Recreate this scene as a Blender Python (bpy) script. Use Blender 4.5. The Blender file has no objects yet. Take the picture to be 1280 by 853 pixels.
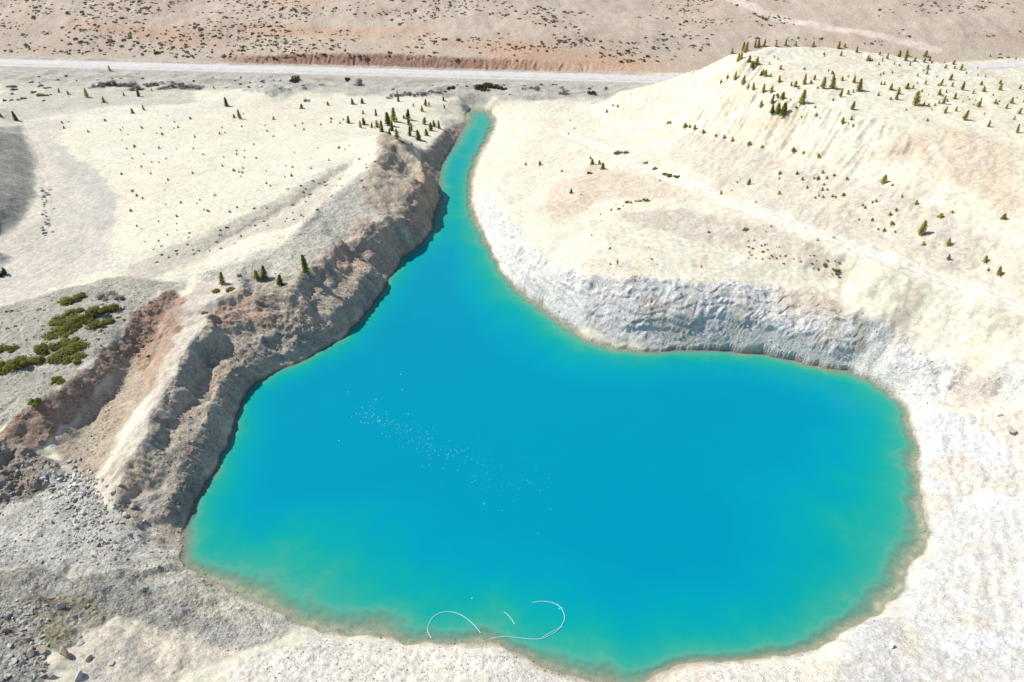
import bpy, bmesh, math, random
import numpy as np
from mathutils import Vector, Matrix, Euler
from mathutils.geometry import delaunay_2d_cdt

R = math.radians
SC = bpy.context.scene
COL = SC.collection
rng = np.random.default_rng(7)
random.seed(7)

# ------------------------------------------------------------------ camera
CAM_H, PITCH, FPX = 100.0, 35.0, 914.0
CP, SP = math.cos(R(PITCH)), math.sin(R(PITCH))
cam_d = bpy.data.cameras.new('camera')
cam = bpy.data.objects.new('camera', cam_d); COL.objects.link(cam)
cam.location = (0, 0, CAM_H); cam.rotation_euler = (R(90 - PITCH), 0, 0)
cam_d.sensor_width = 36.0; cam_d.lens = FPX / 1280 * 36.0
cam_d.clip_start = 1.0; cam_d.clip_end = 12000
SC.camera = cam

def ray(px, py):
    u = (px - 640) / FPX; v = (426.5 - py) / FPX
    return np.array([u, CP + v * SP, -SP + v * CP])
def at(px, py, z):
    d = ray(px, py); t = (z - CAM_H) / d[2]
    return (d[0] * t, d[1] * t, z)

# ------------------------------------------------------------------ noise
def _perm(seed):
    p = np.random.default_rng(seed).permutation(256).astype(np.int32)
    return np.concatenate([p, p, p])
_PERMS = {}
def noise2(x, y, seed=0):
    if seed not in _PERMS: _PERMS[seed] = _perm(seed)
    p = _PERMS[seed]
    x = x.astype(np.float32); y = y.astype(np.float32)
    xi = np.floor(x).astype(np.int32); yi = np.floor(y).astype(np.int32)
    xf = x - xi; yf = y - yi
    xi &= 255; yi &= 255
    u = xf * xf * xf * (xf * (xf * 6 - 15) + 10); v = yf * yf * yf * (yf * (yf * 6 - 15) + 10)
    def g(h, a, b):
        ang = h.astype(np.float32) * (2 * math.pi / 256)
        return np.cos(ang) * a + np.sin(ang) * b
    aa = p[p[xi] + yi]; ab = p[p[xi] + yi + 1]; ba = p[p[xi + 1] + yi]; bb = p[p[xi + 1] + yi + 1]
    n0 = g(aa, xf, yf) * (1 - u) + g(ba, xf - 1, yf) * u
    n1 = g(ab, xf, yf - 1) * (1 - u) + g(bb, xf - 1, yf - 1) * u
    return (n0 * (1 - v) + n1 * v) * 1.5
_G3 = np.random.default_rng(99).normal(size=(256, 3)).astype(np.float32)
_G3 /= np.linalg.norm(_G3, axis=1)[:, None]
def noise3(x, y, z, seed=0):
    if seed not in _PERMS: _PERMS[seed] = _perm(seed)
    p = _PERMS[seed]
    P = [np.asarray(a, np.float32) for a in (x, y, z)]
    I = [np.floor(a).astype(np.int32) for a in P]
    F = [a - i for a, i in zip(P, I)]
    I = [i & 255 for i in I]
    W = [f * f * f * (f * (f * 6 - 15) + 10) for f in F]
    out = 0
    for dx in (0, 1):
        for dy in (0, 1):
            for dz in (0, 1):
                h = p[p[p[I[0] + dx] + I[1] + dy] + I[2] + dz]
                gr = _G3[h]
                d = gr[:, 0] * (F[0] - dx) + gr[:, 1] * (F[1] - dy) + gr[:, 2] * (F[2] - dz)
                w = (W[0] if dx else 1 - W[0]) * (W[1] if dy else 1 - W[1]) * (W[2] if dz else 1 - W[2])
                out = out + d * w
    return out * 1.6
def fbm2(x, y, f, octv=4, seed=0, gain=0.5):
    s = 0; a = 1.0; t = 0
    for o in range(octv):
        s = s + a * noise2(x * f + 13.7 * o, y * f - 7.3 * o, seed + o); t += a; a *= gain; f *= 2.03
    return s / t
def sstep(a, b, x):
    t = np.clip((x - a) / (b - a), 0, 1); return t * t * (3 - 2 * t)

# ------------------------------------------------------------------ shoreline (photo trace, water level 0); third value: width of the shallow shelf, m
SHORE_PX = [(582,140,9),(590,136,10),(604,135.5,10),(615,139,9),(620.5,150,5),(617,163,3),(605,183,3),(595,204,3),(589,231,3),(590,255,3.5),(602,285,4),
 (614,311,4.5),(627,338,5),(648,362,5),(675,382,5),(702,402,5),(733,424.5,4.5),(763,433,4),(797,440,3.5),(821,439,3),(850,436,3),(894,438,3),(945,441.5,3),(986,450,3.4),
 (1027,458.5,3.8),(1061,462,4),(1095,480.5,4.2),(1122,497.5,4.4),(1139,516,4.6),(1139,531.5,5),(1149,559,6),(1147,567,6),(1149,598,6),(1154,629,6.5),(1162.6,660,8),
 (1159,690,9),(1140,704,10),(1130,732,8.5),(1123,751,7.5),(1104,768,7),(1070,780,6.5),(1046,793,6),(1042,802,5.5),(1015,816,5),(987,824,4.5),(953,823,4),(936,828,4),
 (891,824.5,4),(850,829,4),(829,843,4),(808,855,4),(780,862,5),(763,849,6),(743,852,7),(715,843,7),(690,838,7),(674,835,7),(667,823,6),(640,816,5),(623,809,5),(568,807,5.5),(516,804,6),(492,797,7),
 (420,793.6,9),(405,793.6,9.5),(374,783,10),(357,769.5,10),(343,763,10.5),(299,747,10),(278,732,9),(251,721,7),(230,704,5),(227,689,4.5),(223,667,4),(237,646,3.6),(247,615,3),
 (268,587,2.6),(280,560,2.4),(289,538,2.2),(299,501,2.2),(313,481,2.2),(343,463.6,2.2),(384,446.6,2.2),(420,426,2.2),(440,409,2.2),(464,382,2.2),(481,355,2.2),(501,324,2.2),(529,300,2.2),
 (537,290,2.2),(542,268,2.2),(549,248,2.2),(547,231,2.4),(551,204,2.6),(563,185,3),(575,166,4),(581,153,6)]
shore = np.array([at(a, b, 0.0)[:2] for a, b, c in SHORE_PX]); shelf = np.array([c * (1.9 if b < 300 else 1.15 if a > 1090 else 1.1) for a, b, c in SHORE_PX], float)
# resample the ring and roughen it a little so that it reads as a natural edge
def resample_ring(P, W, step):
    Q = []; V = []
    n = len(P)
    for i in range(n):
        a, b = P[i], P[(i + 1) % n]; L = np.hypot(*(b - a)); k = max(1, int(L / step))
        for j in range(k):
            t = j / k; Q.append(a + (b - a) * t); V.append(W[i] + (W[(i + 1) % n] - W[i]) * t)
    return np.array(Q), np.array(V)
ring, ring_w = resample_ring(shore, shelf, .9)
for _ in range(2):
    ring = 0.5 * ring + 0.25 * (np.roll(ring, 1, 0) + np.roll(ring, -1, 0))
    ring_w = 0.5 * ring_w + 0.25 * (np.roll(ring_w, 1) + np.roll(ring_w, -1))
tan = np.roll(ring, -1, 0) - np.roll(ring, 1, 0); tan /= np.linalg.norm(tan, axis=1)[:, None]
jn = fbm2(ring[:, 0], ring[:, 1], 0.16, 3, 61) * 0.9 + fbm2(ring[:, 0], ring[:, 1], 0.42, 2, 65) * .55
ring = ring + np.stack([-tan[:, 1], tan[:, 0]], 1) * jn[:, None]

# ------------------------------------------------------------------ relief: break lines (photo x, photo y, height above the water)
LINES = []
def L(*p, world=False): LINES.append([tuple(q) if world else at(*q) for q in p])
# west bank: brink above the lake, crest of the ridge
L((560,158,3.5),(548,172,5.5),(530,188,6.5),(516,202,7))
L((481,167,15),(500,177,14.5),(512,190,13),(522,203,11),(530,222,9))
L((481,167,15),(468,200,14.5),(425,235,13.5),(390,270,13),(355,305,12.5),(300,330,12))
L((530,222,9),(518,245,9.5),(500,262,9.5),(470,285,10),(440,292,11),(410,312,11.5),(388,342,11.7),(362,352,12),(335,358,12),(300,368,12),(272,388,12),(254,415,12),(232,445,11.5),(207,490,11),(187,525,10),(167,565,8.5),(143,610,6.5),(128,640,5))
L((440,303,8),(415,335,8.3),(380,366,8.6),(345,372,8),(308,384,8.2),(284,400,8),(272,420,7.5),(262,446,7))
L((545,235,3.5),(530,270,4),(505,300,4.5),(470,345,4.5),(430,390,4.2),(385,415,4.2),(335,430,4.5),(305,455,5),(280,480,5),(262,530,4.5),(240,580,4),(215,630,3.2))
L((266,446,5.8),(243,480,6.3),(224,520,6.2),(201,570,5.6),(176,620,4.3),(160,660,3.2))
L((488,178,13.5),(505,205,8.5),(520,232,5.5))
# grove flat behind the ridge
L((430,160,7.5),(470,150,7),(520,150,6),(560,148,4))
L((440,175,8),(475,163,7.5),(510,176,7),(535,176,6))
L((590,128,4),(625,128,4),(660,135,4.5))
# plateau and its edge, swale below the edge
L((440,195,11.5),(400,215,11.3),(350,245,11),(300,272,10.6),(250,296,10.2),(200,318,9.6),(150,338,9.2))
L((438,210,10.4),(410,228,9.6),(365,260,9.2),(310,288,8.8),(262,312,8.6),(215,335,9),(180,352,9.4))
L((430,178,9.5),(380,195,9.6),(300,220,9),(200,240,8),(150,265,7.2),(120,300,7.2),(120,330,8))
L((150,165,6.8),(250,170,7.4),(350,165,7.6),(430,155,7))
L((90,155,6),(80,180,6),(100,215,6),(125,250,6.2),(130,275,6.4),(110,310,6.8),(60,340,7.2),(0,372,7.6),(-120,415,8))
L((30,150,5.6),(45,190,5.6),(55,230,5.8),(60,265,6.2),(50,300,6.6),(0,335,7.2),(-120,380,7.5))
L((24,158,6.2),(40,200,6.2),(42,245,6.6),(30,275,6.8),(0,295,7.4),(-80,320,8))
L((-10,165,14),(-40,220,18),(-90,270,20)); L((-120,160,22),(-200,250,26))
# ground between plateau and road
L((0,100,5),(100,104,4.6),(200,110,4.4),(300,112,5),(420,118,4.8),(520,118,4.4),(640,115,4.4),(740,118,5))
L((0,130,5.4),(120,128,5.2),(260,135,5.8),(420,136,5.6),(560,126,4.4),(700,124,5))
L((305,112,6.5),(330,100,10),(345,104,9),(370,112,6))
# terrace of shrubs and its scarp
L((0,392,8.6),(60,372,8.6),(150,352,9.4),(190,350,10))
L((0,440,11),(60,415,11),(110,390,11),(160,370,10.6))
SC_TOP = [(222,358,10.2),(186,374,10.4),(168,386,10.6),(156,408,10.8),(124,436,11),(112,458,11),(98,465,11),(61,494,11),(32,514,11),(8,534,11),(-60,580,11)]
L(*SC_TOP)
L((230,366,8.6),(212,382,8.2),(200,398,7.7),(188,420,7.1),(174,448,6.2),(164,470,5.6),(150,492,5),(122,520,4.5),(100,545,4.4),(70,562,4.9),(42,582,5.7),(-30,615,7))
L((222,385,9),(215,420,8.6),(203,450,8),(185,480,7),(165,510,5.8),(142,545,5),(120,590,4.6),(105,615,4.6))
L((215,405,10.6),(205,440,10),(190,480,9.4),(165,530,7.6),(138,580,6),(122,618,5))
L((134,535,4.5),(112,568,4.3),(94,592,4.3))
# rock outcrop, rubble and gravel at lower left
L((-60,560,9),(0,556,8),(35,562,7.6),(60,574,7.2),(66,584,7))
L((-60,640,4.8),(0,634,4.6),(40,622,4.4),(70,606,4.3),(78,588,4.4))
L((0,650,4.6),(60,640,4.5),(100,650,4.2),(150,670,3.6),(200,690,2))
L((0,700,5.4),(80,700,4.4),(150,705,3.4),(215,712,1.6))
L((0,716,5.2),(90,722,4),(180,716,3.1),(235,722,1.3))
L((-60,760,8),(0,762,7),(70,758,5.8),(130,765,4.6),(200,760,3.2),(270,755,1.4))
L((-60,840,10),(20,840,8.6),(60,810,7.4),(90,790,6),(110,830,6.2),(160,830,5))
L((250,800,3),(320,790,2.4),(370,795,2)); L((300,830,3),(400,806,2),(440,805,1.6),(500,815,1.6),(560,820,1.6),(620,825,1.6),(660,848,1.4))
L((200,853,4.6),(320,853,3.4),(450,853,2.6),(560,853,2.6),(640,870,2.5))
L((-200,1000,16),(0,1000,11),(300,1000,6),(640,1000,5),(900,1000,5),(1280,1000,9),(1600,1000,14))
L((690,870,1.6),(760,880,1.4),(830,870,1.6),(880,850,1.8),(950,845,2),(1010,845,2.2))
# east side, lower shore
L((1060,815,2.4),(1090,790,2.4),(1130,770,2.4),(1160,720,2.2),(1185,690,2.2),(1185,640,2.2),(1175,590,2.2),(1165,545,2.2))
L((1046,800,2),(1065,825,3.4),(1090,830,3.2))
L((1100,853,3.6),(1180,820,4),(1280,790,6)); L((1230,700,4.4),(1235,620,5),(1225,560,5),(1200,530,4.2)); L((1280,700,7),(1290,600,8.5),(1280,540,9),(1250,500,8))
L((1160,515,2.8),(1200,505,4.6),(1240,496,6.8)); L((1400,700,12),(1400,500,16),(1400,850,10))
# east cliff: toe to brink
L((640,140,3),(645,165,3.6),(632,205,4.4),(622,235,5.2),(634,275,6.4),(656,306,7.6),(690,330,9.5),(735,345,12),(780,350,13),(830,350,13.2),(880,352,13.2),(930,356,13),(970,360,12.6),(1010,374,12),(1050,384,11.4),(1075,394,11))
L((655,338,5),(690,358,6),(728,380,7),(780,392,7.2),(840,394,7.2),(900,400,7),(960,410,6.5),(1010,422,6),(1052,430,5.6))
L((1075,394,11),(1078,420,7.5),(1070,440,4),(1064,456,1))
L((1090,400,11.4),(1140,420,10.5),(1190,440,10.5),(1240,460,11.5),(1280,480,13))
L((1095,440,7),(1130,462,6),(1170,475,6.4),(1220,485,7.2)); L((1110,475,2.6),(1140,495,2.8),(1160,505,3))
# terrace above the cliff
L((735,325,12.6),(800,325,13.6),(900,328,13.8),(980,338,13.4),(1050,352,13))
L((690,290,9),(700,260,9.4),(730,235,10),(760,232,10.6),(760,260,11),(720,280,10.5))
L((765,285,13.4),(830,292,13.8),(900,308,14),(980,328,14.2),(1060,350,14))
L((770,262,13.2),(820,264,14.6),(870,275,15.4),(920,290,16),(1000,312,16.6))
L((790,225,11.6),(840,240,13.4),(885,247,15.2),(960,280,17.4),(1030,307,18.4),(1100,334,19),(1200,367,19.5),(1280,395,20),(1400,435,21))
L((780,195,10.6),(845,225,13.2),(890,236,15.5),(965,266,17.7),(1035,294,18.7),(1100,318,19.2),(1200,350,19.8),(1280,377,20.3),(1400,415,21.2))
L((700,215,6.8),(720,195,7),(740,175,7),(770,158,7.6)); L((680,150,5),(720,140,5.2),(770,125,5.6),(820,112,6.5))
L((660,250,6.8),(680,220,6.6))
# hill: bench with shrubs, brow, crest, far flank
L((770,165,8.5),(800,185,10.5),(830,200,12)); L((815,152,13),(855,160,17.5),(900,172,20.5),(955,186,22.8),(1030,206,25),(1100,233,26),(1150,257,26),(1215,283,26.4),(1280,306,27),(1400,340,29))
L((818,146,13.5),(858,152,18.5),(902,164,21.6),(956,178,24),(1032,198,26),(1102,224,27),(1152,248,27),(1282,296,28))
L((800,150,9.5),(840,130,14.5),(872,110,23.5),(903,90,31),(935,64,39))
L((905,95,31.5),(945,112,33.5),(980,125,34),(1040,138,34.5),(1110,152,35),(1200,168,35.6),(1280,182,36),(1400,205,38))
L((935,78,37.5),(990,95,36.8),(1060,112,36.4),(1150,125,36.6),(1280,140,37.4))
L((935,64,39),(960,59,40),(1000,58,40.5),(1050,60,40.6),(1110,67,40.2),(1170,76,39.4),(1230,86,38.4),(1290,95,37.6),(1400,112,37))
L((1130,195,30),(1200,215,31),(1280,235,32)); L((960,160,27),(1050,175,29.5))
L((45,305,12),(62,300,17),(80,285,30),world=True); L((60,318,8),(90,318,12),(130,318,14),(170,310,15),(220,300,16),(280,285,18),world=True)
L((85,328,6),(140,332,8),(200,330,10),(260,325,12),world=True)
# road bed (about 300 m away) and the hillside beyond
def yr(x): return 346.5 - 0.0935 * (np.minimum(x, 78) - 78) + 0.00028 * np.maximum(x - 120, 0) ** 2
def zr(x): return 5.0 + np.clip((x - 90) / 140, 0, 1.2) * 5.5
xs = np.arange(-400, 401, 20.0)
L(*[(x, float(yr(x)) - 7.5, float(zr(x)) - 0.1) for x in xs], world=True)
L(*[(x, float(yr(x)) - 12, float(zr(x)) - 1.0) for x in xs], world=True)
L(*[(x, float(yr(x)) + 7.5, float(zr(x)) - 0.1) for x in xs], world=True)
def cut(x): return 1.2 + 3.6 * np.exp(-((x + 70) / 65.0) ** 2) + 1.5 * np.exp(-((x - 10) / 40) ** 2)
L(*[(x, float(yr(x)) + 9.5, float(zr(x)) + 0.2) for x in xs], world=True)
L(*[(x, float(yr(x)) + 14.0, float(zr(x) + cut(x))) for x in xs], world=True)
for d in (40, 80, 130, 190, 270):
    L(*[(x, float(yr(x)) + d, float(zr(x)) + 4.0 + 0.205 * (d - 14) + 3.2 * math.sin(x / 37.0 + d * 0.03) * min(1, d / 60)) for x in xs], world=True)
RX0, RX1, RY0, RY1, RS = -400.0, 400.0, -60.0, 620.0, 0.75
L((-400,-60,16),(-200,-60,14),(0,-60,9),(200,-60,11),(400,-60,18),world=True)
L((-400,-60,16),(-400,100,22),(-400,250,16),(-400,330,7),world=True); L((400,-60,18),(400,100,26),(400,220,34),(400,300,20),world=True)
L((-400,620,62),(-200,620,60),(0,620,58),(200,620,60),(400,620,62),world=True)

pts = []
for l in LINES:
    for a, b in zip(l[:-1], l[1:]):
        d = math.dist(a[:2], b[:2]); k = max(1, int(d / 2.5))
        for j in range(k):
            t = j / k; pts.append(tuple(a[i] + (b[i] - a[i]) * t for i in range(3)))
    pts.append(l[-1])
pts = [p for p in pts if RX0 - 1 <= p[0] <= RX1 + 1 and RY0 - 1 <= p[1] <= RY1 + 1]

# distances to the shore ring (positive inside the lake)
def ring_sd(X, Y, want_w=False):
    """signed distance to the shoreline on a flat array; + inside; far points are capped at 80 m"""
    x0, y0 = ring.min(0) - 80; x1, y1 = ring.max(0) + 80
    sd = np.full(X.shape, -80.0, np.float32); w = np.full(X.shape, 3.0, np.float32)
    m = np.nonzero((X > x0) & (X < x1) & (Y > y0) & (Y < y1))[0]
    x = X[m].astype(np.float32); y = Y[m].astype(np.float32)
    best = np.full(x.shape, 1e9, np.float32); bw = np.zeros(x.shape, np.float32); ins = np.zeros(x.shape, bool)
    n = len(ring)
    for i in range(n):
        ax, ay = ring[i]; bx, by = ring[(i + 1) % n]
        dx, dy = bx - ax, by - ay; l2 = dx * dx + dy * dy + 1e-9
        t = np.clip(((x - ax) * dx + (y - ay) * dy) / l2, 0, 1)
        d = (x - ax - t * dx) ** 2 + (y - ay - t * dy) ** 2
        k = d < best; best[k] = d[k]; bw[k] = ring_w[i]
        if ay != by:
            c = ((ay > y) != (by > y)) & (x < (bx - ax) * (y - ay) / (by - ay) + ax); ins ^= c
    sd[m] = np.where(ins, np.sqrt(best), -np.sqrt(best)); w[m] = bw
    return sd, w

GX = np.arange(RX0, RX1 + RS, RS); GY = np.arange(RY0, RY1 + RS, RS)
gxx, gyy = np.meshgrid(GX, GY)
# the ring distances are wanted on a coarse raster and looked up from there
SX = np.arange(-190, 191, 1.0); SY = np.arange(30, 351, 1.0)
sxx, syy = np.meshgrid(SX, SY)
_sd, _sw = ring_sd(sxx.ravel(), syy.ravel())
SD_R = _sd.reshape(sxx.shape); SW_R = _sw.reshape(sxx.shape)
def blur(A, sig):
    r = int(3 * sig + 1); k = np.exp(-0.5 * (np.arange(-r, r + 1) / sig) ** 2); k /= k.sum()
    B = np.pad(A, ((r, r), (0, 0)), 'edge'); B = sum(k[i] * B[i:i + A.shape[0]] for i in range(2 * r + 1))
    B = np.pad(B, ((0, 0), (r, r)), 'edge'); return sum(k[i] * B[:, i:i + A.shape[1]] for i in range(2 * r + 1))
SW_R = blur(SW_R, 4)
def lookup(Ra, x0, y0, st, X, Y):
    h, w = Ra.shape
    fx = np.clip((X - x0) / st, 0, w - 1.001); fy = np.clip((Y - y0) / st, 0, h - 1.001)
    ix = fx.astype(np.int32); iy = fy.astype(np.int32); a = fx - ix; b = fy - iy
    return (Ra[iy, ix] * (1 - a) + Ra[iy, ix + 1] * a) * (1 - b) + (Ra[iy + 1, ix] * (1 - a) + Ra[iy + 1, ix + 1] * a) * b
def sd_at(X, Y): return lookup(SD_R, -190.0, 30.0, 1.0, X, Y)

# points too close to (or inside) the lake give way to the shoreline itself
pa = np.array(pts); s_ = sd_at(pa[:, 0], pa[:, 1]); pa = pa[s_ < -0.6]
allp = np.concatenate([pa, np.c_[ring, np.zeros(len(ring))]])
vo, eo, fo, ov, oe, of = delaunay_2d_cdt([Vector((float(p[0]), float(p[1]))) for p in allp], [], [], 0, 1e-4)
zv = np.array([allp[o[0], 2] for o in ov]); xv = np.array([(v.x, v.y) for v in vo])
ZR = np.full(gxx.shape, np.nan)
for f in fo:
    (x0, y0), (x1, y1), (x2, y2) = xv[f[0]], xv[f[1]], xv[f[2]]
    i0 = max(0, int(math.ceil((min(x0, x1, x2) - RX0) / RS))); i1 = min(len(GX) - 1, int((max(x0, x1, x2) - RX0) / RS))
    j0 = max(0, int(math.ceil((min(y0, y1, y2) - RY0) / RS))); j1 = min(len(GY) - 1, int((max(y0, y1, y2) - RY0) / RS))
    if i1 < i0 or j1 < j0: continue
    X = GX[i0:i1 + 1][None, :]; Y = GY[j0:j1 + 1][:, None]
    D = (y1 - y2) * (x0 - x2) + (x2 - x1) * (y0 - y2)
    if abs(D) < 1e-9: continue
    a = ((y1 - y2) * (X - x2) + (x2 - x1) * (Y - y2)) / D; b = ((y2 - y0) * (X - x2) + (x0 - x2) * (Y - y2)) / D; c = 1 - a - b
    m = (a >= -1e-6) & (b >= -1e-6) & (c >= -1e-6)
    sub = ZR[j0:j1 + 1, i0:i1 + 1]; sub[m] = (a * zv[f[0]] + b * zv[f[1]] + c * zv[f[2]])[m]
ZR = np.where(np.isnan(ZR), 15.0, ZR)
b1 = blur(ZR, 1.1); b4 = blur(ZR, 5.0)
gy_, gx_ = np.gradient(b4, RS); slope = np.hypot(gx_, gy_)
dev = blur(np.abs(b4 - b1), 2.0)
k = sstep(0.5, 0.12, dev) * sstep(-1.0, -6.0, sd_at(gxx.ravel(), gyy.ravel()).reshape(gxx.shape))
ZB = b1 * (1 - k) + b4 * k
def base_z(X, Y):
    z = lookup(ZB, RX0, RY0, RS, X, Y)
    return z + 0.22 * np.clip(Y - RY1, 0, 900) - 0.12 * np.clip(Y - RY1 - 900, 0, 4000)
def hit(px, py):
    d = ray(px, py); t = np.arange(60, 900, 0.5)
    X, Y, Z = d[0] * t, d[1] * t, CAM_H + d[2] * t
    below = np.nonzero(Z < np.maximum(base_z(X, Y), 0))[0]
    i = below[0] if len(below) else len(t) - 1
    return (X[i], Y[i], Z[i])

# ------------------------------------------------------------------ terrain vertices: rows and columns get wider with distance
def rows():
    y = 40.0; out = []
    while y < 600:
        out.append(y); D = 0.819 * y + 57; y += (0.085 if 116 < y < 158 else 0.125) * (D / 104) ** 1.55
    near = list(np.linspace(-150, 40, 40)[:-1]); far = list(np.geomspace(out[-1] + 4, 5000, 50))
    return np.array(near + out + far)
YR = rows()
NC = 1500
s_in = np.linspace(-1.3, 1.3, NC); so = np.geomspace(1.31, 14, 45)
SX_ = np.concatenate([-so[::-1], s_in, so])
TX = SX_[None, :] * (0.574 * np.maximum(YR, 0)[:, None] + 42); TY = np.repeat(YR[:, None], len(SX_), 1)
NR, NCC = TX.shape
X = TX.ravel(); Y = TY.ravel()
SDv = sd_at(X, Y)
wa = sstep(-1.0, -7.0, SDv) * sstep(325, 300, Y) * (.25 + .75 * sstep(-125, -95, X))
Z = base_z(X + wa * (1.9 * fbm2(X, Y, 1 / 7., 3, 601) + 1.6 * noise2(X / 17., Y / 17., 611)), Y + wa * (1.9 * fbm2(X, Y, 1 / 7., 3, 605) + 1.6 * noise2(X / 17., Y / 17., 615)))
# exact distances near the shore
near = np.nonzero(np.abs(SDv) < 4)[0]
e_sd, e_w = ring_sd(X[near], Y[near]); SDv[near] = e_sd
SWv = lookup(SW_R, -190.0, 30.0, 1.0, X, Y)
print('terrain verts', len(X))

# ------------------------------------------------------------------ ground zones (polygons traced on the ground, turned into world outlines)
def poly_mask(P, soft, amp, freq, seed):
    P = np.array(P); x0, y0 = P.min(0) - soft - amp * 2; x1, y1 = P.max(0) + soft + amp * 2
    m = np.nonzero((X > x0) & (X < x1) & (Y > y0) & (Y < y1))[0]
    out = np.zeros(X.shape, np.float32)
    if not len(m): return out
    x = X[m].astype(np.float32); y = Y[m].astype(np.float32)
    best = np.full(x.shape, 1e9, np.float32); ins = np.zeros(x.shape, bool)
    for i in range(len(P)):
        ax, ay = P[i]; bx, by = P[(i + 1) % len(P)]; dx, dy = bx - ax, by - ay; l2 = dx * dx + dy * dy + 1e-9
        t = np.clip(((x - ax) * dx + (y - ay) * dy) / l2, 0, 1)
        best = np.minimum(best, (x - ax - t * dx) ** 2 + (y - ay - t * dy) ** 2)
        if ay != by: ins ^= ((ay > y) != (by > y)) & (x < (bx - ax) * (y - ay) / (by - ay) + ax)
    sd = np.where(ins, np.sqrt(best), -np.sqrt(best)) + amp * fbm2(x, y, freq, 4, seed) * 1.6
    out[m] = sstep(-soft, soft, sd)
    return out
def line_mask(P, wid, soft, amp, freq, seed):
    P = np.array(P); M = wid + soft + amp * 2; x0, y0 = P.min(0) - M; x1, y1 = P.max(0) + M
    m = np.nonzero((X > x0) & (X < x1) & (Y > y0) & (Y < y1))[0]
    out = np.zeros(X.shape, np.float32); x = X[m].astype(np.float32); y = Y[m].astype(np.float32)
    best = np.full(x.shape, 1e9, np.float32)
    for i in range(len(P) - 1):
        ax, ay = P[i]; bx, by = P[i + 1]; dx, dy = bx - ax, by - ay; l2 = dx * dx + dy * dy + 1e-9
        t = np.clip(((x - ax) * dx + (y - ay) * dy) / l2, 0, 1)
        best = np.minimum(best, (x - ax - t * dx) ** 2 + (y - ay - t * dy) ** 2)
    out[m] = sstep(soft, -soft, np.sqrt(best) - wid + amp * fbm2(x, y, freq, 3, seed) * 1.6)
    return out
W = lambda *p: [hit(a, b)[:2] for a, b in p]

n_big = fbm2(X, Y, 1 / 45.0, 4, 3); n_mid = fbm2(X, Y, 1 / 9.0, 4, 11); n_fine = fbm2(X, Y, 1 / 2.2, 3, 21)
colr = np.zeros((len(X), 3), np.float32); rough = np.zeros(len(X), np.float32); grav = np.zeros(len(X), np.float32); rill = np.zeros(len(X), np.float32)
def c3(*c): return np.array(c, np.float32)
def mixc(m, c):
    colr[:] = colr * (1 - m[:, None]) + (c if getattr(c, 'ndim', 1) == 2 else c[None, :]) * m[:, None]
def setv(A, m, v): A[:] = A * (1 - m) + v * m
CREAM = c3(.545, .508, .385); WHITE = c3(.60, .585, .545); BEIGE = c3(.47, .425, .345); GREY = c3(.345, .325, .27); DGREY = c3(.25, .235, .20)
PINK = c3(.39, .30, .222); ORANGE = c3(.42, .26, .165); RED = c3(.27, .145, .095); TAN = c3(.40, .31, .22); OLIVE = c3(.27, .25, .17); ROADC = c3(.62, .605, .58)
t = sstep(-.5, .6, n_big + .5 * n_mid)[:, None]
colr[:] = CREAM * t + c3(.56, .528, .415) * (1 - t)
# hillside beyond the road
dr = Y - yr(X)
mh = sstep(8, 10.5, dr + n_fine)
tt = sstep(-.6, .6, n_big * .8 + n_mid * .5)[:, None]
mixc(mh, PINK * tt + c3(.41, .345, .265) * (1 - tt)); setv(grav, mh, .5)
m = mh * sstep(.15, .5, fbm2(X * .35 + Y, Y * 1.0, 1 / 30., 3, 31)) * .75; mixc(m, ORANGE)
# belt between the quarry and the road
mb = sstep(-42, -30, dr + 6 * n_mid) * sstep(10, 8.5, dr) * sstep(75, 45, X + 8 * n_mid); tt = sstep(-.3, .5, n_mid)[:, None]
mixc(mb * .9, BEIGE * tt * .86 + GREY * (1 - tt) * .88); setv(grav, mb, .8); mixc(mb * sstep(.1, .35, fbm2(X / 2.2, Y, 1 / 9., 4, 35)) * .85, c3(.24, .21, .165)); mixc(sstep(-12, -8, dr + 2 * n_fine) * sstep(-4.5, -6, dr) * .7 * (X < 75), c3(.34, .31, .26))

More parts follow.
